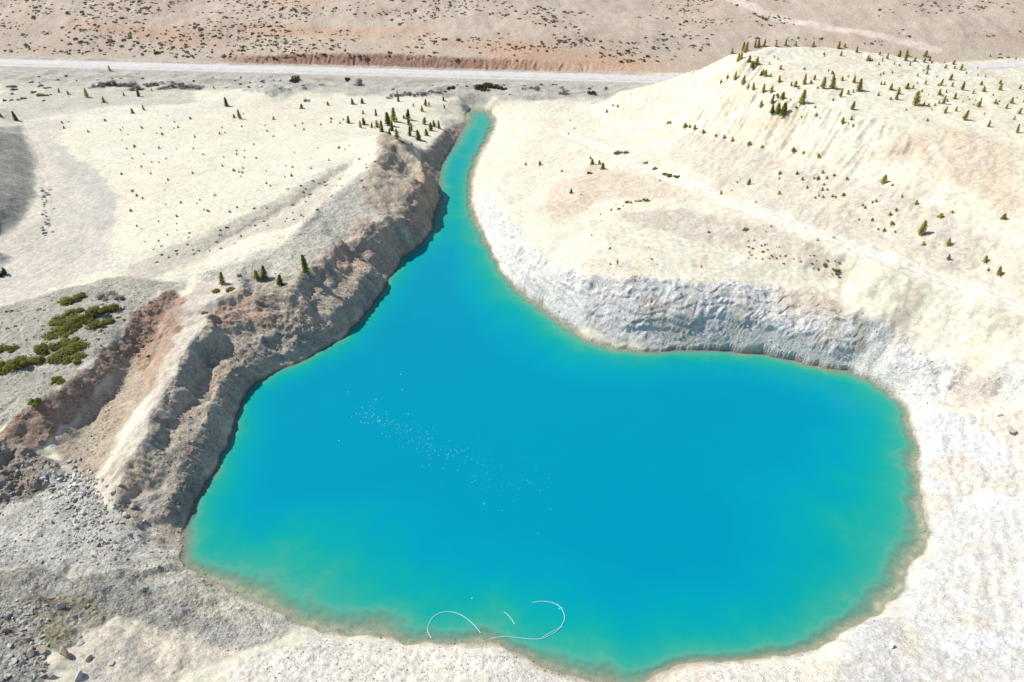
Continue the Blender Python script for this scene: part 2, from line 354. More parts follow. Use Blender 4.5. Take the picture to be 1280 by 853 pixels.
ZONES = [
 # px outline, colour, second colour, strength, soft, wobble, rough, gravel
 (W((-80,240),(-20,160),(25,156),(46,200),(44,245),(20,290),(-60,320)), c3(.275,.27,.21), c3(.36,.345,.285), 1, .9, 1.5, .05, .7),
 (W((30,150),(90,150),(66,185),(100,215),(150,262),(135,300),(150,335),(70,360),(0,388),(-60,400),(-60,330),(0,296),(45,270),(55,220),(36,180)), c3(.44,.405,.345), c3(.50,.455,.38), .95, 2, 1.5, 0, .4),
 (W((66,178),(90,190),(125,215),(145,245),(142,280),(125,300),(115,275),(120,250),(100,235),(80,208)), c3(.38,.365,.315), c3(.42,.40,.345), .9, .6, 2.4, 0, .1),
 (W((0,100),(120,104),(240,112),(250,128),(130,134),(0,150)), c3(.42,.41,.37), c3(.36,.35,.3), .8, 2, 3, 0, .9),
 (W((300,115),(320,98),(345,96),(372,112),(340,122)), c3(.36,.355,.29), c3(.44,.43,.36), 1, .8, 1, .35, 1),
 (W((440,292),(390,275),(300,300),(240,330),(190,350),(160,345),(150,335),(250,296),(350,250),(430,200),(440,205),(420,235)), c3(.42,.37,.285), c3(.36,.325,.26), .7, 1.5, 2, 0, .8),
 (W((468,200),(425,237),(395,262),(360,300),(300,326),(250,345),(262,392),(300,368),(388,342),(440,292),(500,262),(520,240),(500,215)), c3(.44,.42,.37), c3(.35,.335,.29), .95, 2, 2, .14, 1),
 # west bank
 (W((484,166),(515,185),(532,222),(548,240),(549,250),(537,290),(501,324),(464,382),(420,426),(343,464),(299,501),(289,538),(280,560),(247,615),(223,667),(227,690),(160,665),(143,612),(187,525),(207,490),(254,415),(272,388),(335,358),(388,342),(440,292),(480,280),(450,240),(468,200)), c3(.41,.355,.27), c3(.33,.29,.225), 1, .9, 1.2, .13, .8),
 (W((560,158),(585,150),(576,165),(552,204),(547,235),(530,222),(522,200),(548,172)), c3(.33,.235,.18), c3(.27,.21,.165), .85, 1, 1.2, .35, .9),
 (W((448,272),(470,285),(500,300),(470,330),(440,348),(415,345),(392,352),(400,325),(440,292)), ORANGE, TAN, .75, 1.5, 2, .3, .9),
 (W((520,232),(546,235),(540,275),(520,300),(495,305),(500,270)), c3(.38,.27,.2), ORANGE, .7, 1.5, 2, .4, 1),
 (W((268,392),(300,374),(345,372),(352,392),(345,420),(310,405),(285,412),(272,415),(262,404)), c3(.34,.21,.135), c3(.38,.26,.17), .95, .6, .8, .3, .6),
 (W((290,440),(345,400),(385,405),(400,418),(370,440),(330,455)), c3(.42,.36,.275), c3(.36,.32,.25), .7, 1, 1.4, .5, 1),
 (W((190,640),(250,590),(262,600),(240,640),(225,660)), c3(.32,.235,.175), c3(.3,.26,.2), .8, 1.2, 1.5, .5, 1),
 # pale trail along the ridge
 (W((244,355),(232,385),(222,415),(208,450),(188,497),(160,545),(130,598),(124,622),(140,618),(165,560),(187,527),(207,490),(232,447),(254,417),(270,388),(300,350)), c3(.45,.39,.305), c3(.49,.435,.355), 1, .8, .9, 0, .5),
 # terrace and scarps
 (W((-80,440),(0,385),(70,365),(150,345),(190,350),(222,356),(170,386),(156,408),(124,436),(98,465),(61,494),(8,534),(-80,600)), c3(.34,.32,.275), c3(.26,.245,.205), 1, .8, .8, .12, 1),
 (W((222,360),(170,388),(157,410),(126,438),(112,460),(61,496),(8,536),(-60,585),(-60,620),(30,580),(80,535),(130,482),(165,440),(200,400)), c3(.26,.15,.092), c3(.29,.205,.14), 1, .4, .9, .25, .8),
 (W((170,392),(215,365),(232,372),(222,420),(205,455),(190,480),(168,470),(160,440)), c3(.33,.175,.10), c3(.30,.215,.15), .95, 1, 1.8, .3, .8),
 (W((160,440),(190,480),(165,520),(140,560),(110,605),(85,590),(70,550),(100,510),(140,475)), c3(.40,.31,.205), c3(.31,.265,.19), 1, 1.2, 1.4, .14, .8),
 (W((198,440),(216,420),(210,445),(180,492),(168,500)), c3(.38,.27,.185), c3(.36,.29,.21), .7, 1, 1.2, 0, .5),
 # lower left
 (W((-60,555),(35,560),(66,576),(76,592),(40,625),(0,640),(-60,650)), c3(.26,.21,.165), c3(.33,.29,.24), 1, .4, .6, .6, .8),
 (W((-60,645),(40,625),(95,590),(130,640),(200,690),(228,700),(200,712),(100,716),(-60,710)), c3(.43,.42,.385), c3(.38,.37,.34), 1, .8, 1, .05, 1),
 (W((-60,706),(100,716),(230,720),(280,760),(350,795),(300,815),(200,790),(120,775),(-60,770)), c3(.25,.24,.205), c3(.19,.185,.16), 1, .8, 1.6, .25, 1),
 (W((30,752),(110,748),(140,770),(110,800),(70,822),(40,800)), c3(.21,.185,.12), c3(.26,.235,.17), .95, .6, 1, .5, .6),
 (W((-60,765),(30,760),(45,800),(55,853),(60,900),(-60,900)), c3(.27,.265,.24), c3(.19,.185,.165), 1, .5, 1, .5, 1),
 (W((100,780),(220,790),(300,820),(220,850),(120,860),(80,830)), c3(.48,.435,.36), c3(.52,.46,.385), .95, 1, 1, .05, .7),
 (W((165,700),(225,695),(255,722),(300,748),(345,765),(330,790),(250,770),(190,740)), c3(.47,.445,.375), c3(.38,.36,.29), .95, .7, .8, .3, .8),
 (W((300,780),(360,772),(376,785),(350,800),(300,815),(240,800)), c3(.42,.40,.37), c3(.36,.34,.31), .85, .7, .8, .15, 1),
 (W((280,840),(400,798),(500,806),(640,820),(670,838),(760,860),(900,832),(1000,828),(1040,812),(1045,880),(300,900)), c3(.60,.555,.465), c3(.585,.545,.47), .9, 1, 1, .05, .8),
 # east side
 (W((590,250),(602,290),(640,360),(702,404),(763,434),(850,437),(945,442),(1061,464),(1078,420),(1075,394),(1010,376),(970,362),(880,353),(780,350),(735,344),(690,328),(656,300),(636,270),(612,245)), c3(.66,.64,.585), c3(.58,.57,.525), 1, .7, 2.4, .38, .9),
 (W((975,360),(1010,366),(1062,382),(1055,394),(1010,390),(965,385)), c3(.57,.46,.365), c3(.56,.49,.40), .9, .6, .7, .3, .3),
 (W((1075,400),(1130,415),(1200,455),(1260,475),(1262,498),(1200,505),(1150,515),(1122,498),(1064,462)), c3(.60,.595,.555), c3(.56,.555,.525), .9, 1.5, 3, .36, .9),
 (W((1066,400),(1080,405),(1080,440),(1068,450)), c3(.40,.35,.28), c3(.46,.42,.35), .9, .5, .7, .5, .6),
 (W((1110,478),(1160,470),(1260,480),(1250,515),(1160,512)), c3(.60,.55,.465), c3(.58,.54,.47), .6, 1.2, 1.4, .05, .4),
 (W((1140,520),(1240,515),(1260,560),(1300,620),(1300,650),(1220,640),(1160,650),(1150,600)), c3(.535,.535,.515), c3(.48,.49,.48), .95, 1, 1.6, .22, .6),
 (W((1155,640),(1300,640),(1300,860),(1040,860),(1046,795),(1104,768),(1130,732),(1160,692)), c3(.49,.475,.43), c3(.455,.44,.405), 1, 1, 1.4, .1, .6),
 (W((1085,785),(1105,778),(1160,815),(1130,828),(1100,810)), c3(.42,.41,.38), c3(.46,.45,.42), .85, .5, .7, 0, .7),
 (W((1170,792),(1290,795),(1290,815),(1180,812)), c3(.50,.52,.52), c3(.55,.56,.56), .7, .8, 1, .1, .9),
 (W((1240,520),(1300,500),(1300,620),(1262,560)), c3(.50,.45,.38), c3(.53,.48,.41), .8, 1, 1, .1, .6),
 (W((690,235),(740,205),(790,215),(860,240),(870,250),(760,250),(700,280),(670,270)), c3(.47,.385,.28), c3(.51,.43,.33), .9, 3, 3, 0, .3),
 (W((770,268),(850,262),(960,285),(1050,318),(1075,350),(1000,335),(900,308),(800,285)), c3(.45,.39,.31), c3(.43,.38,.30), .9, 1.5, 2, .05, .5),
 (W((930,140),(985,150),(985,180),(930,175)), c3(.48,.395,.28), c3(.52,.44,.33), .95, 4, 4, 0, .3),
 (W((1040,195),(1090,180),(1210,165),(1280,190),(1280,270),(1230,250),(1180,215),(1080,200)), c3(.47,.385,.27), c3(.51,.43,.32), .95, 4, 4, .05, .4),
 (W((860,165),(955,188),(1095,233),(1150,258),(1060,300),(960,262),(880,225),(830,200)), c3(.465,.42,.335), c3(.44,.395,.31), .9, 2, 2, 0, .5),
 (W((1150,258),(1290,310),(1290,370),(1150,325),(1070,298)), c3(.455,.41,.325), c3(.49,.44,.35), .9, 2.5, 3, 0, .5),
]
WARM = {3, 6, 7, 15, 20, 21, 22, 23, 24, 25, 26, 27}
for i, (P, ca, cb, st, soft, amp, rg, gv) in enumerate(ZONES):
    m = poly_mask(P, soft, amp, 1 / (3.0 + amp * 2.5), 100 + i * 5) * st
    k = sstep(-.35, .35, n_mid * .6 + n_fine * .6)[:, None]
    if i in WARM: ca = ca * c3(1.0, .985, .90); cb = cb * c3(.98, .965, .88)
    mixc(m, ca * k + cb * (1 - k)); setv(rough, m, rg); setv(grav, m, gv)
west = poly_mask(ZONES[7][0], 2, 1, .2, 5)
bk = fbm2(X, Y, 1 / 6.5, 5, 301, .6); bk2 = fbm2(X + 40, Y, 1 / 4.0, 5, 311, .6); bk3 = fbm2(X, Y + 90, 1 / 11., 4, 321)
mixc(west * sstep(.08, .3, bk) * .75, c3(.20, .185, .155)); mixc(west * sstep(.12, .35, bk2) * .7, c3(.46, .41, .325)); bs = fbm2(X / 2.6 + .8 * n_mid, Y / .8, 1 / 5., 4, 331); mixc(west * sstep(.04, .28, bs) * .6, c3(.40, .275, .185)); mixc(west * sstep(.08, .3, -bs) * .7, c3(.225, .205, .165)); mixc(west * sstep(.12, .34, bk3) * .5, c3(.42, .28, .18))
lowl = sstep(-40, -48, X) * sstep(100, 92, Y) ; mixc(lowl * sstep(.0, .3, bk2) * .65, c3(.25, .235, .195)); mixc(lowl * sstep(.12, .35, bk) * .5, c3(.50, .475, .42))
east = sstep(0, 20, X) * (1 - mh) * (1 - mb); mixc(east * sstep(.02, .35, bk3) * .6, c3(.52, .445, .325)); mixc(east * sstep(.12, .4, bk2) * .35, c3(.50, .45, .365)); mixc(east * sstep(.15, .4, bk) * .35, c3(.62, .60, .55))
# orange-red road cut beyond the road
mc = sstep(8.4, 9.4, dr) * sstep(15.5, 13.5, dr + n_fine) * sstep(-165, -120, X + 10 * n_mid) * sstep(45, 0, X + 10 * n_mid); mixc(mc * .95, RED * 1.15 * (1 + .25 * n_fine[:, None])); setv(rough, mc, .4)
mc = sstep(8.4, 10, dr) * sstep(34, 18, dr + 8 * n_mid) * sstep(-20, 0, X) * sstep(100, 40, X); mixc(mc * .7, c3(.45, .275, .17))
# tracks
TRACK = W((700,165),(745,180),(800,209),(845,224),(888,241),(962,271),(1035,299),(1100,325),(1200,358),(1280,386),(1400,424))
mt = line_mask(TRACK, 2.2, 1.0, .5, .2, 55); mixc(line_mask(TRACK, 3.6, 1.6, 1.2, .15, 56) * .5, c3(.47, .42, .335)); mixc(mt * .9, c3(.63, .59, .49)); setv(rough, mt, 0); setv(grav, mt, .2)
T2 = W((905,-5),(930,6),(970,22),(1040,36),(1110,48),(1170,62)); m2 = line_mask(T2, 3.2, 1.2, .8, .1, 57); mixc(m2 * .85, c3(.56, .48, .39))
T3 = W((215,150),(300,118),(330,110)); m3 = line_mask(T3, 4, 2, 1, .1, 58); mixc(m3 * .6, c3(.5, .47, .41))
T4 = W((0,150),(90,140),(200,138),(330,140),(460,128)); m4 = line_mask(T4, 2.5, 2, 1, .1, 59); mixc(m4 * .7, c3(.53, .49, .42))
def ruts(P, offs, wid, col, st):
    P = np.array(P); T = np.gradient(P, axis=0); T /= np.linalg.norm(T, axis=1)[:, None]; Nn = np.stack([-T[:, 1], T[:, 0]], 1)
    for o_ in offs: mixc(line_mask(P + Nn * o_, wid, .35, .25, .15, 63) * st * sstep(-.5, .3, n_mid + .3), col)
ruts(TRACK, (-1.1, 1.0), .25, c3(.45, .40, .32), .6)
ruts(W((-60,395),(0,370),(60,338),(110,308),(122,280)), (-2.5, -.8, 2.2, 3.9), .3, c3(.36, .325, .265), .6)
ruts(W((30,150),(48,190),(58,230),(62,265),(52,300),(0,335)), (-1, .8), .3, c3(.36, .33, .275), .5)
ruts(W((950,150),(900,185),(860,215),(820,235)), (0,), .3, c3(.42, .37, .29), .4); ruts(W((1250,180),(1180,215),(1120,250),(1080,300)), (0, 3), .35, c3(.43, .375, .29), .5); ruts(W((1105,232),(1070,262),(1052,290)), (0,), .3, c3(.42, .37, .29), .5)
mroad = sstep(7, 5, np.abs(dr)); setv(rough, mroad, 0); setv(grav, mroad, .2); mixc(mroad, c3(.5, .47, .42))
# scattered low herbs and dead grass, small stains
m = sstep(.22, .5, fbm2(X, Y, 1 / 1.6, 2, 77) + .35 * n_mid) * (1 - mroad) * (SDv < -4); mixc(m * .22, c3(.36, .31, .19))
m = sstep(.25, .55, fbm2(X, Y, 1 / 5.5, 4, 83)); mixc(m * .3 * (1 - mh), c3(.62, .59, .52))
m = sstep(.3, .6, fbm2(X, Y, 1 / 3.2, 4, 87)); mixc(m * .3, c3(.40, .34, .27))
# wet rim and lake bed

# ------------------------------------------------------------------ displacement
land = sstep(.3, -2.5, SDv)
Zb = Z.copy()
xi = np.clip((X - RX0) / RS, 1, len(GX) - 2); 
gyb, gxb = np.gradient(ZB, RS)
sx = lookup(gxb, RX0, RY0, RS, X, Y); sy = lookup(gyb, RX0, RY0, RS, X, Y)
nl = 1 / np.sqrt(1 + sx * sx + sy * sy); NX, NY, NZ = -sx * nl, -sy * nl, nl
steep = sstep(.2, .7, np.hypot(sx, sy))
calm = 1 - .9 * np.maximum(mroad, mt * .8)
# soft undulation
dz = (.55 * n_big + .22 * n_mid + .05 * n_fine) * calm * land
dz += mh * sstep(12, 40, dr) * (2.4 * fbm2(X, Y, 1 / 40., 4, 131) - .9 * np.abs(fbm2(X + Y * .25, Y * .18, 1 / 14., 3, 135)))
# rills that run down the slopes
ril = np.abs(noise2(Y / 1.7 + .4 * n_mid, X / 14., 41)) + .5 * np.abs(noise2(Y / .8, X / 9., 43))
dz -= west * steep * (ril * .8 - .3) * land
cliffE = poly_mask(ZONES[29][0], 1.5, 1, .2, 6)
hillm = sstep(50, 70, X) * sstep(150, 165, Y) * sstep(330, 320, Y)
p_ = X * .75 - Y * .66; q_ = X * .66 + Y * .75
dz -= hillm * steep * (np.abs(noise2(p_ / 2.6, q_ / 22., 45)) * .95 - .25)
mcut = sstep(8.5, 9.5, dr) * sstep(17, 13, dr) * sstep(-165, -120, X + 10 * n_mid) * sstep(75, 30, X); dz -= mcut * np.abs(noise2(X / 2.3 + 1.5 * n_mid, Y / 9., 47)) * .9
lw = np.clip(west + lowl * .55, 0, 1) * land
w1 = fbm2(X * 1.0 + 3 * n_mid, Y * .8, 1 / 9., 3, 501); w2 = 1 - 2 * np.abs(noise2((X + 2.5 * n_mid) / 6.5, (Y - 2 * n_mid) / 9.5, 511)); w3 = 1 - 2 * np.abs(noise2(X / 3.1 + n_mid, Y / 4.2, 515))
dz += lw * (1.5 * w1 + .32 * w2 + .12 * w3)
tq = (Zb + 1.6 * w1) / 2.6; dz += west * land * .6 * (np.floor(tq) + sstep(.55, 1.0, tq - np.floor(tq)) - tq + .25)
es = sstep(60, 75, X) * sstep(128, 118, Y) * sstep(-1.5, -4, SDv); tq = (Zb + .9 * n_mid + .5 * n_big) / .9; dz += es * .5 * (np.floor(tq) + sstep(.6, 1.0, tq - np.floor(tq)) - tq + .3)
ge = east * (SDv < -3); dz += ge * (.28 * w1 + .10 * w3)
dz += mb * (1.5 * fbm2(X / 1.6, Y, 1 / 8., 3, 37)) * sstep(-8, -12, dr)
Z = Zb + dz
# broken rock: pushed out along the slope's normal
r_i = np.nonzero((rough > .02) & (SDv < 3))[0]
xr, yr_, zr_ = X[r_i], Y[r_i], Zb[r_i]
warp = noise3(xr / 5, yr_ / 5, zr_ / 5, 71) * 1.5
rid = 1 - np.abs(noise3((xr + warp) / 4.6, (yr_ - warp) / 4.6, zr_ / 2.6, 72)) * 2
d1 = noise3(xr / 8, yr_ / 8, zr_ / 5, 73); d2 = noise3(xr / 2.1, yr_ / 2.1, zr_ / 1.3 + warp, 74); d3 = 1 - 2 * np.abs(noise3(xr / .95, yr_ / .95, zr_ / .8, 75)); d4 = noise3(xr / .5, yr_ / .5, zr_ / .45, 76)
disp = (rough[r_i] + .10 * cliffE[r_i]) * (.55 * rid + .9 * d1 + .65 * np.round(d2 * 3) / 3 * .6 + .35 * d2 + .34 * d3 + .22 * d4 + cliffE[r_i] * (.5 * d3 + .45 * noise3(xr / .7, yr_ / 2.2, zr_ / 1.6, 78)) - .3) * (.25 + .75 * land[r_i])
cl = cliffE[r_i]; w5 = noise3(xr / 9, yr_ / 9, zr_ / 6, 81); pat = sstep(-.35, .45, noise3(xr / 11 + w5, yr_ / 11, zr_ / 4, 82) + .4 * d2)
xa, ya, za = xr + 1.6 * w5 + .8 * d2, yr_ + 2.2 * noise3(xr / 6, yr_ / 6, zr_ / 4, 83), zr_ + .9 * warp
f1 = 1 - 2 * np.abs(noise3(xa / 5.2, ya / 5.2, za / 3.4, 84)); f2 = 1 - 2 * np.abs(noise3(xa / 2.2 + 5, ya / 2.2, za / 1.7, 85)); f3 = noise3(xa / .9, ya / .9, za / .7, 86)
stp = np.round((za + .8 * w5) / 1.7) * 1.7 - za - .8 * w5
dcl = .75 * d1 + .45 * f1 * pat + (.12 + .38 * pat) * f2 * .8 + (.08 + .26 * pat) * f3 + .22 * stp * (1 - pat * .5) - .25
disp = disp * (1 - cl) + cl * .62 * dcl * (.25 + .75 * land[r_i])
OX = np.zeros(len(X)); OY = np.zeros(len(X))
OX[r_i] = NX[r_i] * disp; OY[r_i] = NY[r_i] * disp; Z[r_i] += NZ[r_i] * disp
# ground colour is darkened in the crevices of broken rock
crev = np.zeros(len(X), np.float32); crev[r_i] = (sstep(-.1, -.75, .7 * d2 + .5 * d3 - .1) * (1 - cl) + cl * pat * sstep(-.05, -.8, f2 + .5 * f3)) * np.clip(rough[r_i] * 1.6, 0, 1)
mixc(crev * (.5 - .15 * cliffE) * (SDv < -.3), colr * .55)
# gravel relief
g_i = np.nonzero((grav > .05) & (Y < 330))[0]
Z[g_i] += grav[g_i] * land[g_i] * (.11 * noise2(X[g_i] / .8, Y[g_i] / .8, 91) + .08 * np.abs(noise2(X[g_i] / .4, Y[g_i] / .4, 92)) + .10 * noise2(X[g_i] / 1.9, Y[g_i] / 1.9, 93)) * calm[g_i]
# tilted strata at the south-west shore
st_m = poly_mask(W((150,705),(228,694),(262,722),(320,755),(330,775),(240,765),(170,740)), 1, .5, .3, 8)
sa = X * .42 - Y * .9 + .9 * n_mid; sq = (sa / 4.3 + .25 * n_big) % 1; Z += st_m * .85 * sstep(-.5, .35, n_mid + .3 * n_fine) * (np.where(sq < .72, sq / .72, (1 - sq) / .28) - .5) * land
# ledges of the shaded rock shelf at far left bottom
sh_m = poly_mask(W((-60,700),(60,708),(180,716),(170,735),(40,760),(-60,770)), 1, .5, .3, 9)
sa = Y + .12 * X + 1.2 * n_mid; sq = (sa / 4.6 + .3 * n_big) % 1; Z += sh_m * 1.2 * sstep(-.6, .3, n_mid) * (np.where(sq < .75, sq / .75, (1 - sq) / .25) - .5)
# lake bed below the shore
dep = np.where(SDv > 0, (SDv / np.maximum(SWv, 1.5)) * 1.1 + .12 * np.minimum(SDv, 2), 0)
dep = np.minimum(dep, 9.0)
Z = np.where(SDv > 0, np.minimum(Z * .25, .05) - dep + .12 * n_fine * sstep(0, 1.5, SDv), Z)
keep = SDv < -.9
Z = np.where(keep & (SDv > -60), np.maximum(Z, .12 + .05 * np.minimum(-SDv, 6)), Z)
wet = sstep(.55, .1, Z + .25 * n_fine) * (SDv > -3.5)
mixc(wet * .75, c3(.27, .24, .19)); bed = sstep(.1, 1.2, SDv); mixc(bed, c3(.44, .41, .33) * (1 + .35 * n_fine[:, None]))
XF, YF = X + OX, Y + OY

# ------------------------------------------------------------------ mesh helpers
def new_mesh(name, verts, faces_flat, nper, mats, parent=None, smooth=False, midx=None):
    me = bpy.data.meshes.new(name)
    verts = np.asarray(verts, np.float32).reshape(-1, 3); ff = np.asarray(faces_flat, np.int32).ravel(); nf = len(ff) // nper
    me.vertices.add(len(verts)); me.vertices.foreach_set('co', verts.ravel())
    me.loops.add(len(ff)); me.loops.foreach_set('vertex_index', ff)
    me.polygons.add(nf); me.polygons.foreach_set('loop_start', np.arange(0, len(ff), nper, dtype=np.int32))
    try: me.polygons.foreach_set('loop_total', np.full(nf, nper, np.int32))
    except Exception: pass
    me.polygons.foreach_set('use_smooth', np.full(nf, smooth))
    for m in (mats if isinstance(mats, (list, tuple)) else [mats]): me.materials.append(m)
    if midx is not None: me.polygons.foreach_set('material_index', np.asarray(midx, np.int32))
    me.update(calc_edges=True)
    o = bpy.data.objects.new(name, me); COL.objects.link(o)
    if parent: o.parent = parent
    return o
def tag(o, label=None, cat=None, group=None, kind=None):
    if label: o['label'] = label
    if cat: o['category'] = cat
    if group: o['group'] = group
    if kind: o['kind'] = kind
    return o
class NT:
    def __init__(s, name):
        s.m = bpy.data.materials.new(name); s.m.use_nodes = True; s.t = s.m.node_tree; s.t.nodes.clear()
        s.out = s.t.nodes.new('ShaderNodeOutputMaterial')
    def n(s, kind, **kw):
        nd = s.t.nodes.new('ShaderNode' + kind)
        for k, v in kw.items():
            if k.startswith('i_'):
                key = k[2:]; key = int(key) if key.isdigit() else key.replace('_', ' ')
                if hasattr(v, 'is_linked') or isinstance(v, bpy.types.NodeSocket): s.t.links.new(v, nd.inputs[key])
                else: nd.inputs[key].default_value = v
            else: setattr(nd, k, v)
        return nd
    def math(s, op, a, b=0.0, c=None):
        nd = s.t.nodes.new('ShaderNodeMath'); nd.operation = op
        for i, v in enumerate([a, b] + ([c] if c is not None else [])):
            if isinstance(v, bpy.types.NodeSocket): s.t.links.new(v, nd.inputs[i])
            else: nd.inputs[i].default_value = v
        return nd.outputs[0]
    def mix(s, f, a, b, blend='MIX'):
        nd = s.t.nodes.new('ShaderNodeMix'); nd.data_type = 'RGBA'; nd.blend_type = blend
        for k, v in ((0, f), (6, a), (7, b)):
            if isinstance(v, bpy.types.NodeSocket): s.t.links.new(v, nd.inputs[k])
            else: nd.inputs[k].default_value = v if k == 0 else (*v, 1) if len(v) == 3 else v
        return nd.outputs[2]
    def ramp(s, f, stops, interp='LINEAR'):
        nd = s.t.nodes.new('ShaderNodeValToRGB'); s.t.links.new(f, nd.inputs[0]); r = nd.color_ramp; r.interpolation = interp
        while len(r.elements) < len(stops): r.elements.new(.5)
        for e, (p, c) in zip(r.elements, stops): e.position = p; e.color = (*c, 1) if len(c) == 3 else c
        return nd.outputs[0]
    def link(s, a, b): s.t.links.new(a, b)

# ground material: traced ground colours times procedural stone and grit
def ground_material():
    g = NT('ground_earth_and_rock')
    pos = g.n('NewGeometry').outputs['Position']
    colA = g.n('Attribute', attribute_name='soil').outputs['Color']
    msk = g.n('Attribute', attribute_name='surface').outputs['Color']; sep = g.n('SeparateColor', i_0=msk)
    rk, gv = sep.outputs[0], sep.outputs[1]
    def noise(sc, det, rough=.6): return g.n('TexNoise', i_Vector=pos, i_Scale=sc, i_Detail=det, i_Roughness=rough).outputs[0]
    n1 = noise(.9, 6, .65); n2 = noise(4.0, 5, .7); n3 = noise(.16, 4)
    v1 = g.n('TexVoronoi', i_Vector=pos, i_Scale=3.1, i_Randomness=1.0); v2 = g.n('TexVoronoi', i_Vector=pos, i_Scale=7.5)
    # fine grit contrast
    a1 = g.math('MULTIPLY_ADD', g.math('SUBTRACT', n1, .5), 1.1, 1.0)
    a2 = g.math('MULTIPLY_ADD', g.math('SUBTRACT', n2, .5), .8, 1.0)
    a3 = g.math('MULTIPLY_ADD', g.math('SUBTRACT', n3, .5), .35, 1.0)
    stone = g.n('SeparateColor', i_0=v1.outputs['Color']).outputs[0]
    stone2 = g.n('SeparateColor', i_0=v2.outputs['Color']).outputs[1]
    sv = g.math('ADD', g.math('MULTIPLY_ADD', g.math('SUBTRACT', stone, .5), .42, 1.0), g.math('MULTIPLY', g.math('SUBTRACT', stone2, .5), .30))
    svm = g.math('ADD', 1.0, g.math('MULTIPLY', g.math('SUBTRACT', sv, 1.0), gv))
    tot = g.math('MULTIPLY', g.math('MULTIPLY', a1, a2), g.math('MULTIPLY', a3, svm))
    tot = g.math('MINIMUM', g.math('MAXIMUM', tot, .35), 1.5)
    cc = g.n('CombineColor', i_0=tot, i_1=tot, i_2=tot).outputs[0]
    base = g.mix(1.0, colA, cc, 'MULTIPLY')
    tint = g.mix(g.math('MULTIPLY', gv, .35), base, g.mix(stone, base, (.42, .40, .385)))
    h = g.math('ADD', g.math('MULTIPLY', n1, .22), g.math('MULTIPLY', n2, .13))
    h = g.math('ADD', h, g.math('MULTIPLY', g.math('SUBTRACT', .5, v1.outputs['Distance']), g.math('MULTIPLY', gv, .075)))
    h = g.math('ADD', h, g.math('MULTIPLY', g.math('SUBTRACT', .5, v2.outputs['Distance']), g.math('MULTIPLY', gv, .04)))
    h = g.math('ADD', h, g.math('MULTIPLY', noise(1.7, 6, .7), g.math('MULTIPLY', rk, .5)))
    wp = g.n('TexNoise', i_Vector=pos, i_Scale=.6, i_Detail=3.0)
    ad = g.n('VectorMath', operation='MULTIPLY_ADD', i_0=wp.outputs['Color'], i_1=(2.2, 2.2, 2.2), i_2=pos)
    ck = g.n('TexVoronoi', feature='DISTANCE_TO_EDGE', i_Vector=ad.outputs[0], i_Scale=.75).outputs['Distance']; ck2 = g.n('TexVoronoi', feature='DISTANCE_TO_EDGE', i_Vector=ad.outputs[0], i_Scale=2.1).outputs['Distance']
    crack = g.math('MULTIPLY', g.math('SUBTRACT', 1.0, g.math('MINIMUM', g.math('MULTIPLY', ck, 14.0), 1.0)), rk); crack2 = g.math('MULTIPLY', g.math('SUBTRACT', 1.0, g.math('MINIMUM', g.math('MULTIPLY', ck2, 9.0), 1.0)), rk)
    h = g.math('ADD', h, g.math('MULTIPLY', noise(5.5, 5, .7), g.math('MULTIPLY', rk, .22)))
    h = g.math('SUBTRACT', h, g.math('ADD', g.math('MULTIPLY', crack, .2), g.math('MULTIPLY', crack2, .1)))
    bm = g.n('Bump', i_Height=h, i_Distance=1.0, i_Strength=.9)
    tint = g.mix(g.math('MINIMUM', g.math('MULTIPLY', g.math('ADD', crack, g.math('MULTIPLY', crack2, .5)), .28), .3), tint, g.mix(1.0, tint, (.45, .45, .46), 'MULTIPLY'))
    b = g.n('BsdfPrincipled', i_Base_Color=tint, i_Roughness=.95, i_Normal=bm.outputs[0]); b.inputs['Specular IOR Level'].default_value = .15
    g.link(b.outputs[0], g.out.inputs[0]); return g.m
GM = ground_material()
V = np.stack([XF, YF, Z], 1).astype(np.float32)
idx = np.arange(NR * NCC, dtype=np.int32).reshape(NR, NCC)
quads = np.stack([idx[:-1, :-1], idx[:-1, 1:], idx[1:, 1:], idx[1:, :-1]], -1).reshape(-1, 4)
fd = dr[quads[:, 0]]; fsd = SDv[quads[:, 0]]
cls = np.zeros(len(quads), np.int8)
cls[fd > 9] = 1; cls[(mt[quads[:, 0]] > .5) & (cls == 0)] = 2; cls[(fsd > .8)] = 3
cls[(cls == 0) & ((west[quads[:, 0]] > .5) | (cliffE[quads[:, 0]] > .5))] = 4
# one set of smooth normals for all pieces of the ground, so that no seam shows
P00 = V.reshape(NR, NCC, 3); du = np.gradient(P00, axis=1); dv = np.gradient(P00, axis=0); NV = np.cross(du, dv).reshape(-1, 3); NV /= np.linalg.norm(NV, axis=1)[:, None] + 1e-9
TERR = []
for ci, nm in enumerate(('ground', 'hillside', 'dirt_track', 'lake_bed', 'rock_bank')):
    q = quads[cls == ci]; u, inv = np.unique(q, return_inverse=True)
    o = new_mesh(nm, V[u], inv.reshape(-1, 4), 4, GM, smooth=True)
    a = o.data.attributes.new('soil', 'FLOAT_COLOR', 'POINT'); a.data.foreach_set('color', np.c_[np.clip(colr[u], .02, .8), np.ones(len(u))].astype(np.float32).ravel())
    a = o.data.attributes.new('surface', 'FLOAT_COLOR', 'POINT'); a.data.foreach_set('color', np.c_[rough[u], grav[u], np.zeros(len(u)), np.ones(len(u))].astype(np.float32).ravel())
    o.data.normals_split_custom_set_from_vertices(NV[u].astype(np.float32))
    o['kind'] = 'structure'; TERR.append(o)

